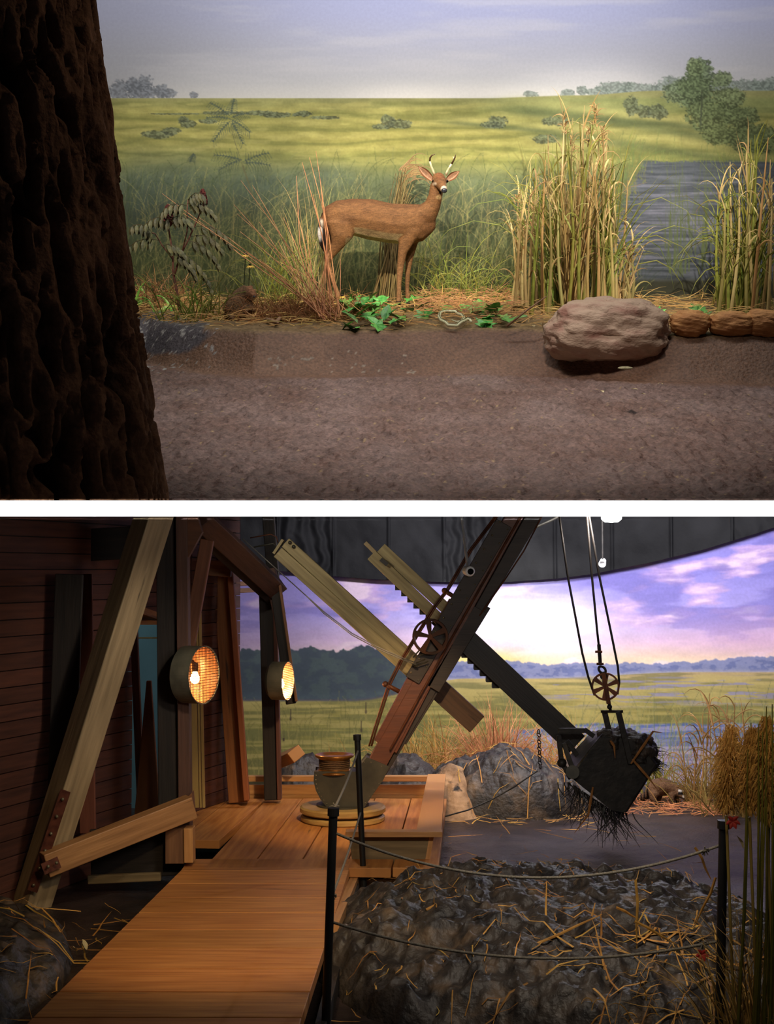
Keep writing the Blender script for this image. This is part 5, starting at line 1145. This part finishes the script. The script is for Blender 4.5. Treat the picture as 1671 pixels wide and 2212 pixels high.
def rope(a, b, sag, label, r=.0062, knot=True):
    n = 22; pts = []
    for i in range(n + 1):
        u = i / n; p = a.lerp(b, u); p.z -= sag * 4 * u * (1 - u); pts.append(p)
    T = thing('barrier_rope', a, label, 'rope'); MB().tube(pts, r, n=8).build('cord', M_rope, T, smooth=True)
    if knot:
        k = MB(); q_ = pts[-2]
        for _ in range(8): k.tube(curve_pts(q_, (rnd.gauss(0, 1), rnd.gauss(0, .6), rnd.gauss(0, 1)), .022, 1, n=3), .0028, n=5)
        k.build('knot', M_rope, T, label='frayed knot')
fr = lambda n_, y: posts[n_][0].lerp(posts[n_][1], (y - GZ) / (posts[n_][1].z - GZ))
def at_post(n_, py): b, t = posts[n_]; z = P2(700, py, d=b.y).z; return fr(n_, z)
rope(at_post('a', 1797), at_post('c', 1824), .17, 'upper grey barrier rope sagging in front of the large mound')
rope(at_post('a', 1990), at_post('c', 2032), .115, 'lower grey barrier rope sagging in front of the large mound')
rope(at_post('b', 1622), at_post('a', 1750), .02, 'grey rope from the top of the back post to the top of the front post')
rope(at_post('b', 1755), at_post('a', 1945), .02, 'grey rope from the middle of the back post down to the front post')
# ------------------------------------------------------------------ dredge house wall, door, frame timbers
def siding(name, y0, y1, z0, z1, label=None, thick=.03):
    mb = MB(); bh = .105; z = z0
    while z < z1 - .01:
        h = min(bh, z1 - z); k = rnd.uniform(.75, 1.15)
        mb.bar((wall_x(y0) - .02, y0, z + h / 2), (wall_x(y1) - .02, y1, z + h / 2), thick, h - .006, (1, -.37, 0), (k, k, k)); z += bh
    mb2 = MB(); mb2.bar((wall_x(y0) - .055, y0, (z0 + z1) / 2), (wall_x(y1) - .055, y1, (z0 + z1) / 2), .03, z1 - z0, (1, -.37, 0)); struct(mb2.build(name + '_backing', M_darkw))
    return struct(mb.build(name, M_redw, tint=True, bevel=.002, label=label))
siding('wall_left', 7.2, 10.07, GZ, 2.36, 'dark red-brown board wall of the dredge house')
siding('wall_left_upper', 10.07, 10.88, 1.52, 2.75, 'boards over the doorway')
siding('wall_left_rear', 10.9, 11.7, 0.0, 2.95, 'dark red board wall beyond the doorway')
mb = MB(); mb.bar((-1.40, 11.74, 0), (-1.40, 11.74, 2.9), .12, .12); 
M_teal = mat('teal_plaster', (86, 124, 130), (96, 134, 140), rough=.9, scale=3)
struct(MB().box((-3.0, 11.2, 1.1), (.05, 2.6, 2.9)).build('wall_inside', M_teal, label='teal wall seen through the doorway')); struct(MB().box((-2.2, 12.4, 1.1), (1.6, .05, 2.9)).build('wall_inside_back', M_teal))
lamp('POINT', (-2.3, 11.6, 1.9), None, 7, (.9, .95, 1), .15)
M_trimw = mat('cream_trim', (168, 142, 82), (190, 164, 100), rough=.6, scale=12, stretch=(1, 1, .2))
T = thing('door_1', (wall_x(10.95), 10.95, 0), None, None); T['kind'] = 'structure'
for x0, x1, nm in ((411, 427, 'door_board'), (429, 433, 'door_bead'), (435, 440, 'door_bead')):
    a = P2((x0 + x1) / 2 + 3, 1744, d=10.72); b = P2((x0 + x1) / 2 - 6, 1300, d=10.72); MB().bar(a, b, (x1 - x0) / F * 10.7, .03, (1, 0, 0)).build(nm, M_trimw, T)
MB().bar(P2(285, 1345, d=10.0), P2(350, 1345, d=10.3), .03, .06, (0, 0, 1)).build('door_header', wood('amber_board', (130, 92, 40), (160, 118, 58)), T)
MB().bar(P2(293, 1318, d=10.0), P2(352, 1338, d=10.4), .05, .10, (0, 0, 1)).build('door_header', MATS['amber_board'], T)
MB().bar(P2(289, 1350, d=9.98), P2(306, 1775, d=9.98), .05, .05, (1, 0, 0)).build('door_jamb', M_redw, T, tint=True)
MB().bar(P2(303, 1575, d=10.6), P2(306, 1690, d=10.6), .03, .03, (1, 0, 0)).build('inner_rail', MATS['amber_board'], T)
MB().bar(P2(294, 1378, d=11.4), P2(350, 1378, d=11.4), .012, .012, (0, 0, 1)).build('inner_ledge', M_trimw, T)

def timber(name, a, b, wpx, d, m, label, d1=None, roll=0, hpx=None, cat='timber', bev=.006, w1=None):
    p, q_ = P2(*a, d=d), P2(*b, d=d1 or d); ax = (q_ - p).normalized(); sd = ax.cross(Vector((0, 1, 0))).normalized(); sd = Matrix.Rotation(math.radians(roll), 3, ax) @ sd
    w_ = wpx / F * d; h_ = (hpx or wpx) / F * d; mb = MB(); mb.bar(p, q_, w_, h_, sd, w1=(w1 / F * (d1 or d)) if w1 else None); return mb.build(name, m, bevel=bev, label=label, cat=cat, origin=tuple(p))
# big leaning leg on the left with its strap plate
T = thing('leaning_timber', P2(68, 1956, d=8.75), 'thick pale squared timber leaning from lower left to the top, nearest the camera', 'timber')
p, q_ = P2(66, 1962, d=8.75), P2(338, 1096, d=8.75); ax = (q_ - p).normalized(); sd = Matrix.Rotation(math.radians(43), 3, ax) @ ax.cross(Vector((0, 1, 0))).normalized()
MB().bar(p, q_, .178, .178, sd).build('leg_beam', wood('leg_timber', (132, 114, 86), (170, 148, 114), rough=.6), T, bevel=.008)
n_ = ax.cross(sd).normalized()
if n_.x < 0: n_ = -n_
fn = None
for cand in (sd, -sd, ax.cross(sd), -ax.cross(sd)):
    if cand.x > 0 and cand.y < 0: fn = cand.normalized()
fn = fn or Vector((.7, -.7, 0)); mid = lambda x, y: P2(x, y, d=8.60)
M_strap = mat('red_strap_iron', (84, 44, 34), (116, 66, 50), rough=.5, metal=.3, scale=20)
MB().bar(mid(142, 1708), mid(70, 1925), .062, .012, (1, 0, .35)).build('strap_plate', M_strap, T, label='reddish bolted strap plate'); 
for k in range(6):
    MB().ball(mid(136 - 12.5 * k, 1726 + 37 * k) + Vector((0, -.012, 0)), .011, n=8).build('bolt', MATS['bright_rivet'], T, smooth=True)
T = thing('cross_brace', P2(100, 1872, d=8.6), 'horizontal timber rising from the leaning leg to the dark post', 'timber')
MB().bar(P2(96, 1868, d=8.56), P2(414, 1742, d=9.0), .145, .12, (0, 0, 1)).build('brace_beam', wood('lit_brace', (140, 98, 58), (178, 130, 82), rough=.55), T, bevel=.006)
MB().bar(P2(92, 1878, d=8.48), P2(128, 1862, d=8.52), .07, .012, (0, 0, 1)).build('strap_plate', M_strap, T)
for x, y in ((104, 1872), (122, 1864)): MB().ball(P2(x, y, d=8.46), .011, n=8).build('bolt', MATS['bright_rivet'], T, smooth=True)
MB().prism([P2(x, y, d=8.98) for x, y in ((386, 1745), (414, 1712), (418, 1758), (392, 1762))], (0, .1, 0)).build('wedge_block', wood('wedge', (110, 70, 40), (140, 92, 54)), T)
T = thing('corner_post', P2(388, 1862, d=9.2), 'tall near-black square post with a brown right face carrying the first lamp', 'post')
MB().bar(P2(366, 1862, d=9.2), P2(360, 1096, d=9.2), .125, .12, (1, 0, 0)).build('post_beam', M_darkw, T, bevel=.005); MB().bar(P2(402, 1862, d=9.16), P2(394, 1096, d=9.16), .075, .12, (1, 0, 0)).build('post_facing', wood('purple_brown', (78, 52, 42), (100, 68, 54)), T, bevel=.004, label='brown right-hand facing')
MB().prism([P2(x, y, d=9.12) for x, y in ((384, 1096), (420, 1096), (436, 1150), (414, 1190), (400, 1215), (384, 1215))], (0, .08, 0)).build('knee_bracket', wood('knee_brown', (88, 54, 34), (112, 70, 44)), T)
T = thing('post_block', P2(390, 1864, d=9.05), 'short square timber block at the foot of the dark post', 'block')
MB().bar(P2(380, 1786, d=9.02), P2(380, 1862, d=9.02), .12, .12, (1, 0, 0)).build('block_body', M_brown, T, bevel=.004); MB().bar(P2(409, 1786, d=9.0), P2(410, 1860, d=9.0), .058, .12, (1, 0, 0)).build('block_lit_side', M_rail, T, bevel=.004)  # paler strip stands for the lit right side of the block
timber('skirt_board', (196, 1845), (395, 1836), 105, 9.12, M_darkw, 'dark board panel below the cross brace, left of the block', hpx=12, cat='board')
timber('skirt_sill', (190, 1900), (348, 1893), 18, 9.05, M_olive, 'pale low sill under the dark board panel', hpx=14, cat='board')
timber('leaning_plank', (322, 1470), (318, 1795), 10, 9.75, wood('plank_brown', (92, 58, 34), (120, 78, 46)), 'brown plank leaning in the doorway behind the dark post', hpx=12, w1=60, cat='plank')
timber('diagonal_brace', (448, 1166), (405, 1404), 28, 9.4, wood('brace_brown', (104, 62, 42), (134, 84, 56)), 'reddish brace slanting down to the first lamp', hpx=20)
timber('frame_post', (516, 1732), (478, 1180), 42, 11.35, wood('orange_post', (122, 74, 34), (156, 98, 48)), 'orange-brown post behind the lamps, the lighter of two', hpx=24)
timber('frame_post', (533, 1728), (494, 1196), 12, 11.2, wood('orange_edge', (134, 74, 40), (160, 94, 54)), 'thin reddish edge board against the orange-brown post', hpx=20)
timber('frame_post', (590, 1726), (577, 1236), 36, 11.4, M_darkw, 'dark post with a brown edge right of the orange-brown post', hpx=30)
timber('frame_post_edge', (604, 1726), (593, 1250), 9, 11.35, wood('edge_red', (84, 48, 38), (108, 66, 52)), 'thin reddish edge board on the dark rear post', hpx=24)
timber('top_beam', (432, 1118), (596, 1272), 46, 9.6, wood('top_beam_brown', (66, 44, 36), (88, 60, 48)), 'dark roof beam running away to the right at the top', d1=11.2, hpx=40)
timber('top_beam', (424, 1140), (582, 1285), 34, 9.8, M_darkw, 'black beam under the roof beam', d1=11.35, hpx=30)
timber('knee_brace', (582, 1228), (604, 1330), 26, 11.2, wood('knee2', (72, 46, 38), (96, 62, 50)), 'short brace where the roof beam meets the dark rear post', hpx=20)
timber('slanting_strut', (594, 1262), (629, 1520), 22, 11.15, M_darkw, 'dark strut slanting down behind the second lamp', hpx=20)
timber('slanting_strut', (604, 1262), (640, 1515), 6, 11.05, M_brown, 'thin brown edge of the slanting strut', hpx=10)
timber('hanging_beam', (578, 1096), (590, 1250), 26, 11.7, M_darkw, 'dark upright hanging from the ceiling by the pale timber end', hpx=20)
timber('cross_beam', (448, 1226), (500, 1230), 34, 11.0, M_brown, 'short brown beam end between the posts under the roof', hpx=26)
for k, y in enumerate((1248, 1262, 1277)): timber('roof_slat', (498, y), (556, y - 3), 10, 11.9, wood('slat_brown', (94, 62, 36), (124, 84, 50)), ('uppermost', 'middle', 'lowest')[k] + ' of the three brown roof slats between the posts', hpx=18, cat='board', d1=12.2)
timber('rail_stub', (600, 1646), (640, 1628), 24, 11.9, M_rail, 'short lit beam end beside the dark rear post', hpx=30, d1=11.3)
timber('header_board', (150, 1180), (350, 1168), 70, 9.55, M_darkw, 'dark header board high on the house wall', hpx=10, cat='board')
timber('wall_strip', (182, 1240), (190, 1800), 34, 9.25, wood('lit_patch_red', (92, 46, 32), (116, 64, 44)), 'reddish strip added for a lit patch of the house wall', hpx=10, cat='board')  # stands in for a lighter, lit patch on the wall boards
timber('wall_strip', (150, 1240), (130, 1800), 60, 8.95, M_darkw, 'dark vertical strip on the house wall', hpx=10, cat='board')

# ------------------------------------------------------------------ reflector lamps
M_galv = mat('galvanised_steel', (104, 102, 88), (134, 130, 112), rough=.5, metal=.35, scale=8)
M_refl = mat('reflector_lining', (196, 130, 84), (214, 150, 100), rough=.35, metal=.2, scale=10)
M_bulb = mat('lit_bulb', (255, 220, 160), rough=.3, emit=((255, 206, 130), 55)); M_mesh = mat('wire_mesh', (70, 44, 28), (96, 60, 36), rough=.5, metal=.5)
def drum_lamp(px, py, d, rpx, axis, depth, label, power, strength):
    A = Vector(axis).normalized(); c_ = P2(px, py, d=d); r = rpx / F * d; T = thing('reflector_lamp', c_ - A * depth, label, 'lamp', 'drum lamps on the frame')
    mb = MB(); mb.lathe(c_ - A * depth, A, [(0, -.035), (r * .5, -.032), (r * .82, -.015), (r, .012), (r, depth), (r * 1.015, depth + .004), (r * .985, depth + .004), (r * .975, .016), (r * .8, -.008), (0, -.024)], n=56); mb.build('housing', M_galv, T, smooth=False)
    mb = MB(); mb.lathe(c_ - A * depth, A, [(0, -.015), (r * .78, 0), (r * .955, .022), (r * .955, depth - .004), (r * .965, depth - .004), (r * .965, .02), (r * .78, -.004), (0, -.02)], n=56); mb.build('reflector', M_refl, T, smooth=True)
    bc = c_ - A * depth * .45 + Vector((0, 0, -.01)); mb = MB(); mb.lathe(bc + Vector((0, 0, -.05)), (0, 0, 1), [(0, 0), (.018, .006), (.03, .022), (.031, .038), (.022, .06), (.014, .078), (0, .08)], n=20)
    b_ = mb.build('bulb', M_bulb if strength > 20 else M_bulb, T, smooth=True)
    mb = MB(); mb.tube([bc + Vector((0, 0, .03)), bc + Vector((0, 0, .085))], .02, n=14); mb.tube([bc + Vector((0, 0, .08)), c_ - A * depth * .9 + Vector((0, 0, r * .6))], .012, n=8); mb.build('socket', M_blk, T)
    u = Vector((0, 0, 1)); u = (u - A * u.dot(A)).normalized(); v = A.cross(u); mb = MB(); N_ = 11
    for k in range(-N_ + 1, N_):
        t = k / N_ * r; hl = math.sqrt(max(0, r * r - t * t)) * .97
        mb.tube([c_ + u * t - v * hl, c_ + u * t + v * hl], .0022, n=4); mb.tube([c_ + v * t - u * hl, c_ + v * t + u * hl], .0022, n=4)
    mb.build('wire_guard', M_mesh, T, kind='stuff')
    lamp('POINT', bc + A * .03 + Vector((0, 0, -.07)), None, power, (1, .62, .30), .02)
drum_lamp(440, 1458, 9.05, 62, (.905, -.42, 0), .15, 'first galvanised drum lamp with a wire guard and glowing bulb, on the dark post', 2.6, 40)
drum_lamp(621, 1471, 10.85, 41, (.95, -.26, 0), .13, 'second smaller drum lamp further back, its opening glaring white', 60, 120)

# ------------------------------------------------------------------ ceiling camera, spot lamp, bright ceiling lamp
M_whitep = mat('white_plastic', (214, 214, 216), (230, 230, 232), rough=.35, scale=5)
cc_ = P2(1014, 1234, d=9.9); T = thing('security_camera', cc_, 'small white security camera beside the boom under the black sheeting', 'camera'); ax = Vector((.25, -1, -.1)).normalized()
MB().lathe(cc_ - ax * .08, ax, [(0, 0), (.032, .002), (.036, .02), (.036, .09), (.030, .098), (0, .098)], n=28).build('housing', M_whitep, T, smooth=False)
MB().lathe(cc_ - ax * .08, ax, [(0, .099), (.022, .099), (.022, .104), (0, .104)], n=24).build('lens', MATS['glass_eye'], T); MB().tube([cc_ - ax * .05, cc_ + Vector((-.0, .3, .06)), cc_ + Vector((0, 1.2, .5))], .01, n=8).build('bracket', M_whitep, T)
for n__, (px, py, d) in enumerate(((1301, 1215, 12.6),)):
    c_ = P2(px, py, d=d); ax = Vector((-.3, -1, -.5)).normalized(); T = thing('spot_lamp', c_, 'small white can lamp in front of the black sheeting above the cables', 'lamp')
    MB().lathe(c_ - ax * .035, ax, [(0, 0), (.028, 0), (.034, .07), (.028, .07), (.024, .05), (0, .05)], n=24).build('can', M_whitep, T); MB().tube([c_, c_ + Vector((0, 0, .45))], .008, n=8).build('stem', M_blk, T)
c_ = P2(1320, 1112, d=12.3); T = thing('ceiling_lamp', c_, 'bright round white lamp at the top of the view above the cables', 'lamp')
MB().lathe(c_ + Vector((0, 0, -.07)), (0, 0, 1), [(0, 0), (.06, .006), (.088, .03), (.09, .05), (0, .05)], n=32).build('diffuser', mat('lit_diffuser', (255, 255, 255), emit=((255, 252, 246), 14)), T, smooth=True)
MB().lathe(c_ + Vector((0, 0, -.02)), (0, 0, 1), [(0, 0), (.10, 0), (.10, .05), (0, .06)], n=32).build('canopy', M_blk, T)
lamp('POINT', c_ + Vector((0, -.05, -.16)), None, 5, (1, .98, .95), .05)
cable('conduit', [P2(x, y, d=12.8) for x, y in ((1150, 1142), (1190, 1124), (1240, 1098))], .012, 'thin grey conduit crossing the black sheeting right of the boom', 'pipe', M_iron)

# ------------------------------------------------------------------ raccoon
def raccoon():
    D = 12.55; k = D / F
    def q(x, y, dd=0): return P2(x, y, d=D + dd)
    o = q(1432, 1732); T = thing('raccoon', (o.x, D, GZ), 'grey-brown raccoon walking head down at the foot of the reeds', 'raccoon'); mb = MB(); B = lambda L: blobs(mb, [(q(x, y, dd), hw, hh * k) for x, y, dd, hh, hw in L])
    B([(1408, 1710, 0, 15, .06), (1416, 1702, 0, 20, .08), (1430, 1699, 0, 20, .085), (1444, 1702, 0, 17, .075), (1456, 1706, -.01, 14, .06), (1464, 1709, -.02, 12, .05)])
    blobs(mb, [(q(1464, 1710, -.03), .045, .045), (q(1470, 1714, -.06), .05, .045), (q(1474, 1719, -.09), .032, .03), (q(1478, 1724, -.11), .018, .017)])
    B([(1412, 1715, -.05, 12, .04), (1410, 1725, -.06, 8, .028), (1414, 1732, -.07, 5, .02), (1422, 1736, -.09, 4, .02)]); B([(1422, 1718, .05, 9, .03), (1420, 1734, .05, 5, .02)])
    B([(1450, 1715, -.05, 9, .03), (1450, 1727, -.06, 5.5, .022), (1452, 1737, -.07, 5, .02)]); B([(1457, 1716, .04, 8, .03), (1462, 1728, .03, 5, .02), (1466, 1735, .02, 5, .02)])
    B([(1405, 1712, .02, 9, .035), (1396, 1718, .05, 9, .035), (1386, 1724, .08, 8, .03), (1378, 1728, .10, 5, .02)])
    for x, y in ((1463, 1698), (1471, 1700)): mb.ball(q(x, y, -.05), .017)
    V, Fq, Nn = remesh(mb, .008, 3); px, py = toimg(V, 2); c = np.tile(hexc((110, 80, 56)), (len(V), 1)); c = lerp_c(c, sm(.4, 1, Nn[:, 2]) * .6, (74, 56, 42)); c = lerp_c(c, sm(1726, 1734, py), (48, 36, 28))
    c = lerp_c(c, sm(5, 3, np.abs(py - 1713)) * (px > 1464), (24, 20, 18)); c = lerp_c(c, sm(3, 1.5, np.abs(py - 1708)) * (px > 1464), (210, 200, 186)); c = lerp_c(c, sm(4, 2, np.hypot(px - 1476, py - 1720)), (206, 196, 180))
    c = lerp_c(c, (px < 1402) * (np.sin(px * .9) > .1), (40, 30, 24))
    m = attr_mat('raccoon_coat', 'paint', rough=.85, scale=70, amount=.3, bump=.006, spec=.2); raw_mesh('body', V, Fq, m, T['_o'], parent=T, colors=fur(c, V, 1, .3))
    MB().ball(q(1479.5, 1726, -.12), .009, n=8).build('nose', MATS['wet_nose'], T, smooth=True); MB().ball(q(1472, 1713, -.11), .006, n=8).build('eye', MATS['glass_eye'], T, smooth=True)
raccoon()

# ------------------------------------------------------------------ vegetation of the lower hall
from mathutils.bvhtree import BVHTree
_dg = bpy.context.evaluated_depsgraph_get(); bpy.context.view_layer.update()
surf = []
for o in bpy.data.objects:
    if o.name.split('.')[0] in ('mud_mound', 'earth_mound', 'floor_lower'):
        V = [o.matrix_world @ v.co for v in o.data.vertices]; surf.append(BVHTree.FromPolygons(V, [tuple(p.vertices) for p in o.data.polygons]))
def Z2(x, y): return max([h[0].z for h in (b.ray_cast(Vector((x, y, 3)), Vector((0, 0, -1))) for b in surf) if h[0] is not None] + [GZ])
def straw2(n, rng_x, rng_y, Lr, tints, w, label, m=M_straw, seedf=None, name='straw_litter'):
    mb = MB()
    for _ in range(n):
        x, y = rng_x(), rng_y(); a = rnd.uniform(0, 6.28); L = rnd.uniform(*Lr); d = Vector((math.cos(a), math.sin(a), 0)); pts = []
        h0 = rnd.uniform(.004, .03); tl_ = rnd.gauss(0, .12)
        for k in range(5):
            q_ = Vector((x, y, 0)) + d * L * (k / 4 - .5) + Vector((rnd.gauss(0, .004), rnd.gauss(0, .004), 0)); q_.z = Z2(q_.x, q_.y) + h0 + abs(tl_) * L * k / 4; pts.append(q_)
        mb.ribbon(pts, w * rnd.uniform(.5, 1.3), (0, -.5, .85), cl=tnt(rnd.choice(tints)))
    mb.build(name, m, tint=True, kind='stuff', label=label, cat='straw')
ST2 = [(.9, .72, .42), (1, .8, .5), (.7, .52, .3), (.8, .72, .36), (.5, .36, .2)]
straw2(230, lambda: rnd.uniform(-.2, 1.9), lambda: rnd.uniform(6.3, 8.7), (.04, .16), ST2, .006, 'scattered straw bits on the large mound')
straw2(170, lambda: rnd.gauss(1.4, .35), lambda: rnd.uniform(5.7, 6.9), (.1, .42), ST2, .009, 'long straw strewn at the right foot of the large mound')
straw2(80, lambda: rnd.uniform(.5, 1.7), lambda: rnd.uniform(11.4, 12.4), (.1, .3), ST2, .008, 'straw lying on and before the shiny back mound')
straw2(320, lambda: rnd.uniform(1.9, 2.9), lambda: rnd.uniform(11.9, 12.9), (.1, .3), [(1, .7, .5), (.9, .6, .42), (.8, .66, .4)], .008, 'reddish straw under the raccoon', m=M_pink)
straw2(60, lambda: rnd.uniform(-2.2, -1.5), lambda: rnd.uniform(6.4, 8.6), (.1, .4), ST2, .008, 'straw on the mud heap left of the boardwalk')
straw2(50, lambda: rnd.uniform(.2, 2.2), lambda: rnd.uniform(9.0, 11.4), (.1, .35), ST2, .007, 'straw bits on the wet floor below the bucket')
for i, (a, b, d) in enumerate((((1175, 2095), (1180, 1905), 6.9), ((1085, 1985), (1150, 1972), 7.0), ((1155, 2040), (1300, 1975), 6.7), ((1262, 2040), (1285, 1950), 6.8), ((1372, 1900), (1375, 2050), 6.6), ((1370, 1990), (1460, 2040), 6.4), ((1500, 1830), (1535, 1900), 6.6), ((1545, 1895), (1500, 2000), 6.3), ((1330, 1960), (1378, 1985), 6.7), ((920, 1965), (960, 1940), 7.2), ((925, 1975), (955, 1945), 7.2), ((1080, 2040), (1105, 2062), 6.8), ((1240, 2170), (1320, 2110), 6.3))):
    p, q_ = P2(*a, d=d), P2(*b, d=d + .1); MB().ribbon([p, p.lerp(q_, .33) + Vector((.008, 0, 0)), p.lerp(q_, .66), q_], [.012, .013, .011, .004], (0, -1, .2), cl=tnt((.95, .75, .42))).build('cut_straw', M_straw, tint=True, label='thick cut straw standing or leaning on the large mound', cat='straw', group='thick straws on the large mound')
def tuft2(px, d, n, h, spread, m, tints, w, label, name='grass_tuft', cat='grass', lean=0, droop=(.4, 1.6), wd=.35, group=None, z=None, dy=.08):
    x0 = (px - 835.5) / F * d; mb = MB()
    for _ in range(n):
        bx = x0 + rnd.gauss(0, spread * wd); by = d + rnd.gauss(0, dy); bz = (Z2(bx, by) if z is None else z) - .01
        mb.ribbon(curve_pts((bx, by, bz), (lean + rnd.gauss(0, spread), rnd.gauss(0, .15), 1), h * rnd.uniform(.4, 1.1), rnd.uniform(*droop), n=7, sway=.2), w * rnd.uniform(.6, 1.3), (0, -1, .1), cl=tnt(rnd.choice(tints)))
    mb.build(name, m, tint=True, label=label, cat=cat, origin=(x0, d, GZ), group=group)
OT = [(1, .84, .56), (.9, .66, .42), (.78, .7, .36), (1, .9, .6)]
tuft2(900, 13.0, 170, .75, .34, M_straw, OT, .009, 'tall olive-gold grass behind the boom foot')
tuft2(960, 13.1, 170, .85, .34, M_straw, OT, .009, 'tall olive-gold grass left of the timber end')
tuft2(1060, 12.9, 300, .85, .36, M_pink, [(1, .8, .64), (.9, .68, .5)], .008, 'big pinkish plumed grass below the crossed timbers', droop=(.2, 1.8))
tuft2(1075, 12.95, 160, .95, .22, M_pink, [(1, .8, .66)], .012, 'feathery pinkish plume rising behind the shiny mound', droop=(.2, 1.2), name='grass_plume')
tuft2(1130, 13.0, 220, .60, .45, M_pink, OT, .008, 'rusty grass right of the pinkish plume')
tuft2(1200, 13.0, 170, .62, .45, M_straw, OT, .008, 'straw-coloured grass behind the toothed timber')
tuft2(1260, 13.0, 60, .60, .5, M_greenreed, OT, .008, 'thin green grass behind the bucket links')
tuft2(770, 12.9, 110, .50, .5, M_straw, OT, .007, 'dry grass behind the left barrier post')
tuft2(700, 13.0, 60, .40, .5, M_greenreed, OT, .007, 'short green grass behind the rope drum')
tuft2(1420, 13.0, 70, .62, .25, M_greenreed, OT, .008, 'green grass rising behind the raccoon')
for i in range(16):
    px = 1470 + 150 * rnd.random(); d = rnd.uniform(12.2, 12.9); top = np.interp(px, [1470, 1500, 1600], [1600, 1490, 1520]) + rnd.random() * 90; b = Vector(((px - 835.5) / F * d, d, 0)); b.z = Z2(b.x, d) - .01; t = P2(px + rnd.gauss(2, 10), top, d=d)
    T = thing('marsh_reed', b, 'thin brown reed stem in the stand right of the raccoon', 'reed', 'brown reeds by the raccoon'); bow = Vector((rnd.gauss(0, .02), 0, 0)); MB().tube([b, b.lerp(t, .5) + bow, t], [.008, .006, .003], n=6, cl=tnt((.62, .42, .26))).build('stem', M_reed, T, tint=True)
    lv = MB()
    for k in range(5): lv.ribbon(curve_pts(b.lerp(t, rnd.uniform(.3, .95)), (rnd.gauss(0, .5), rnd.gauss(0, .2), 1), rnd.uniform(.15, .4), rnd.uniform(.6, 3), n=7), .012, (0, -1, .1), cl=tnt((.62, .44, .28)))
    lv.build('leaves', M_reed, T, tint=True)
tuft2(1500, 12.5, 130, .60, .30, M_reed, [(.6, .42, .26), (.7, .6, .3)], .008, 'tangle of thin brown blades around the reeds by the raccoon')
tuft2(1590, 12.0, 150, .60, .35, M_reed, [(.5, .4, .24), (.6, .5, .26)], .009, 'dark brown blades at the right edge behind the plumes')
# pampas plumes and stems close by on the right
def plume(px, py0, py1, d, wpx, label):
    T = thing('pampas_plume', Vector(((px - 835.5) / F * d + .02, d, GZ)), label, 'plume grass'); a, b = P2(px, py1, d=d), P2(px + rnd.uniform(-6, 10), py0, d=d)
    MB().tube([T['_o'], a], .006, n=6, cl=(.6, .56, .3)).build('stem', M_reed, T, tint=True); mb = MB(); w_ = wpx / F * d
    for _ in range(1500):
        u = rnd.random(); p = a.lerp(b, u); an = rnd.uniform(0, 6.28); r = w_ * (math.sin(math.pi * min(1, u * .8 + .14)) ** .6) * rnd.random() ** .6
        q_ = p + Vector((math.cos(an) * r, math.sin(an) * r, rnd.uniform(.0, .05))); mb.ribbon([p + (q_ - p) * .2, (p + q_) / 2 + Vector((0, 0, .02)), q_ + Vector((0, 0, .01)), q_ + Vector(((q_ - p).x * .25, 0, -.012))], [.003, .004, .004, .001], (0, -1, 0), cl=tnt((1, .86, .58), .2))
    mb.build('fluff', M_straw, T, tint=True)
plume(1568, 1592, 1762, 5.75, 34, 'fluffy golden plume just above the right barrier post'); plume(1618, 1596, 1765, 5.6, 30, 'fluffy golden plume second from the right edge'); plume(1656, 1570, 1790, 5.5, 30, 'fluffy golden plume cut by the right edge')
for i in range(14):
    px = 1585 + 90 * rnd.random(); d = rnd.uniform(5.3, 5.8); b = Vector(((px - 835.5) / F * d - .03, d, GZ)); t = P2(px + rnd.uniform(0, 40), 1500 + rnd.random() * 200, d=d)
    MB().tube([b, b.lerp(t, .5) + Vector((.01, 0, 0)), t], [.006, .005, .002], n=6, cl=tnt((.5, .46, .26))).build('grass_stalk', M_greenreed, tint=True, label='tall olive grass stalk standing right of the right barrier post', cat='grass', group='olive stalks at the right edge')
tuft2(1610, 5.75, 170, .75, .16, M_reed, [(.7, .56, .32), (.6, .5, .3)], .006, 'dense brown grass at the right edge in front', droop=(.2, 1.4), dy=.12)
tuft2(1500, 6.1, 120, .16, 1.0, M_straw, [(.7, .6, .36)], .006, 'low tan grass at the foot of the right barrier post', droop=(1, 3))
M_red = mat('red_petal', (150, 34, 32), (180, 54, 44), rough=.6, scale=40)
for x, y, d, lb in ((1582, 1775, 5.7, 'small dark red blossom beside the top of the right barrier post'), (1515, 2062, 6.1, 'red leaf on the ground left of the right barrier post')):
    mb = MB(); c_ = P2(x, y, d=d)
    for k in range(6): a = k * 1.05; mb.ribbon(curve_pts(c_, (math.cos(a), -.2, math.sin(a)), .032, .8, n=4), [.008, .018, .018, .012, .003], (0, -1, 0))
    mb.build('red_blossom', M_red, label=lb, cat='blossom')
for x, y, a in ((104, 2035, .3), (183, 2040, 1.2), (162, 2052, 2), (1598, 1818, 1.5)):
    d = 7.6 if x < 400 else 5.7; p = P2(x, y, d=d); mb = MB(); leaf_mesh(mb, p, a, .06, 1.1, (1, 1, 1), 1)
    mb.build('pale_leaf', MATS['pale_scrap'], label='small yellowish leaf stuck on the mud heap left of the boardwalk' if x < 400 else 'pale hanging leaf right of the right barrier post', cat='leaf', group='yellowish leaves on the left heap' if x < 400 else None)
for o in list(bpy.data.objects):
    if '_o' in o: del o['_o']
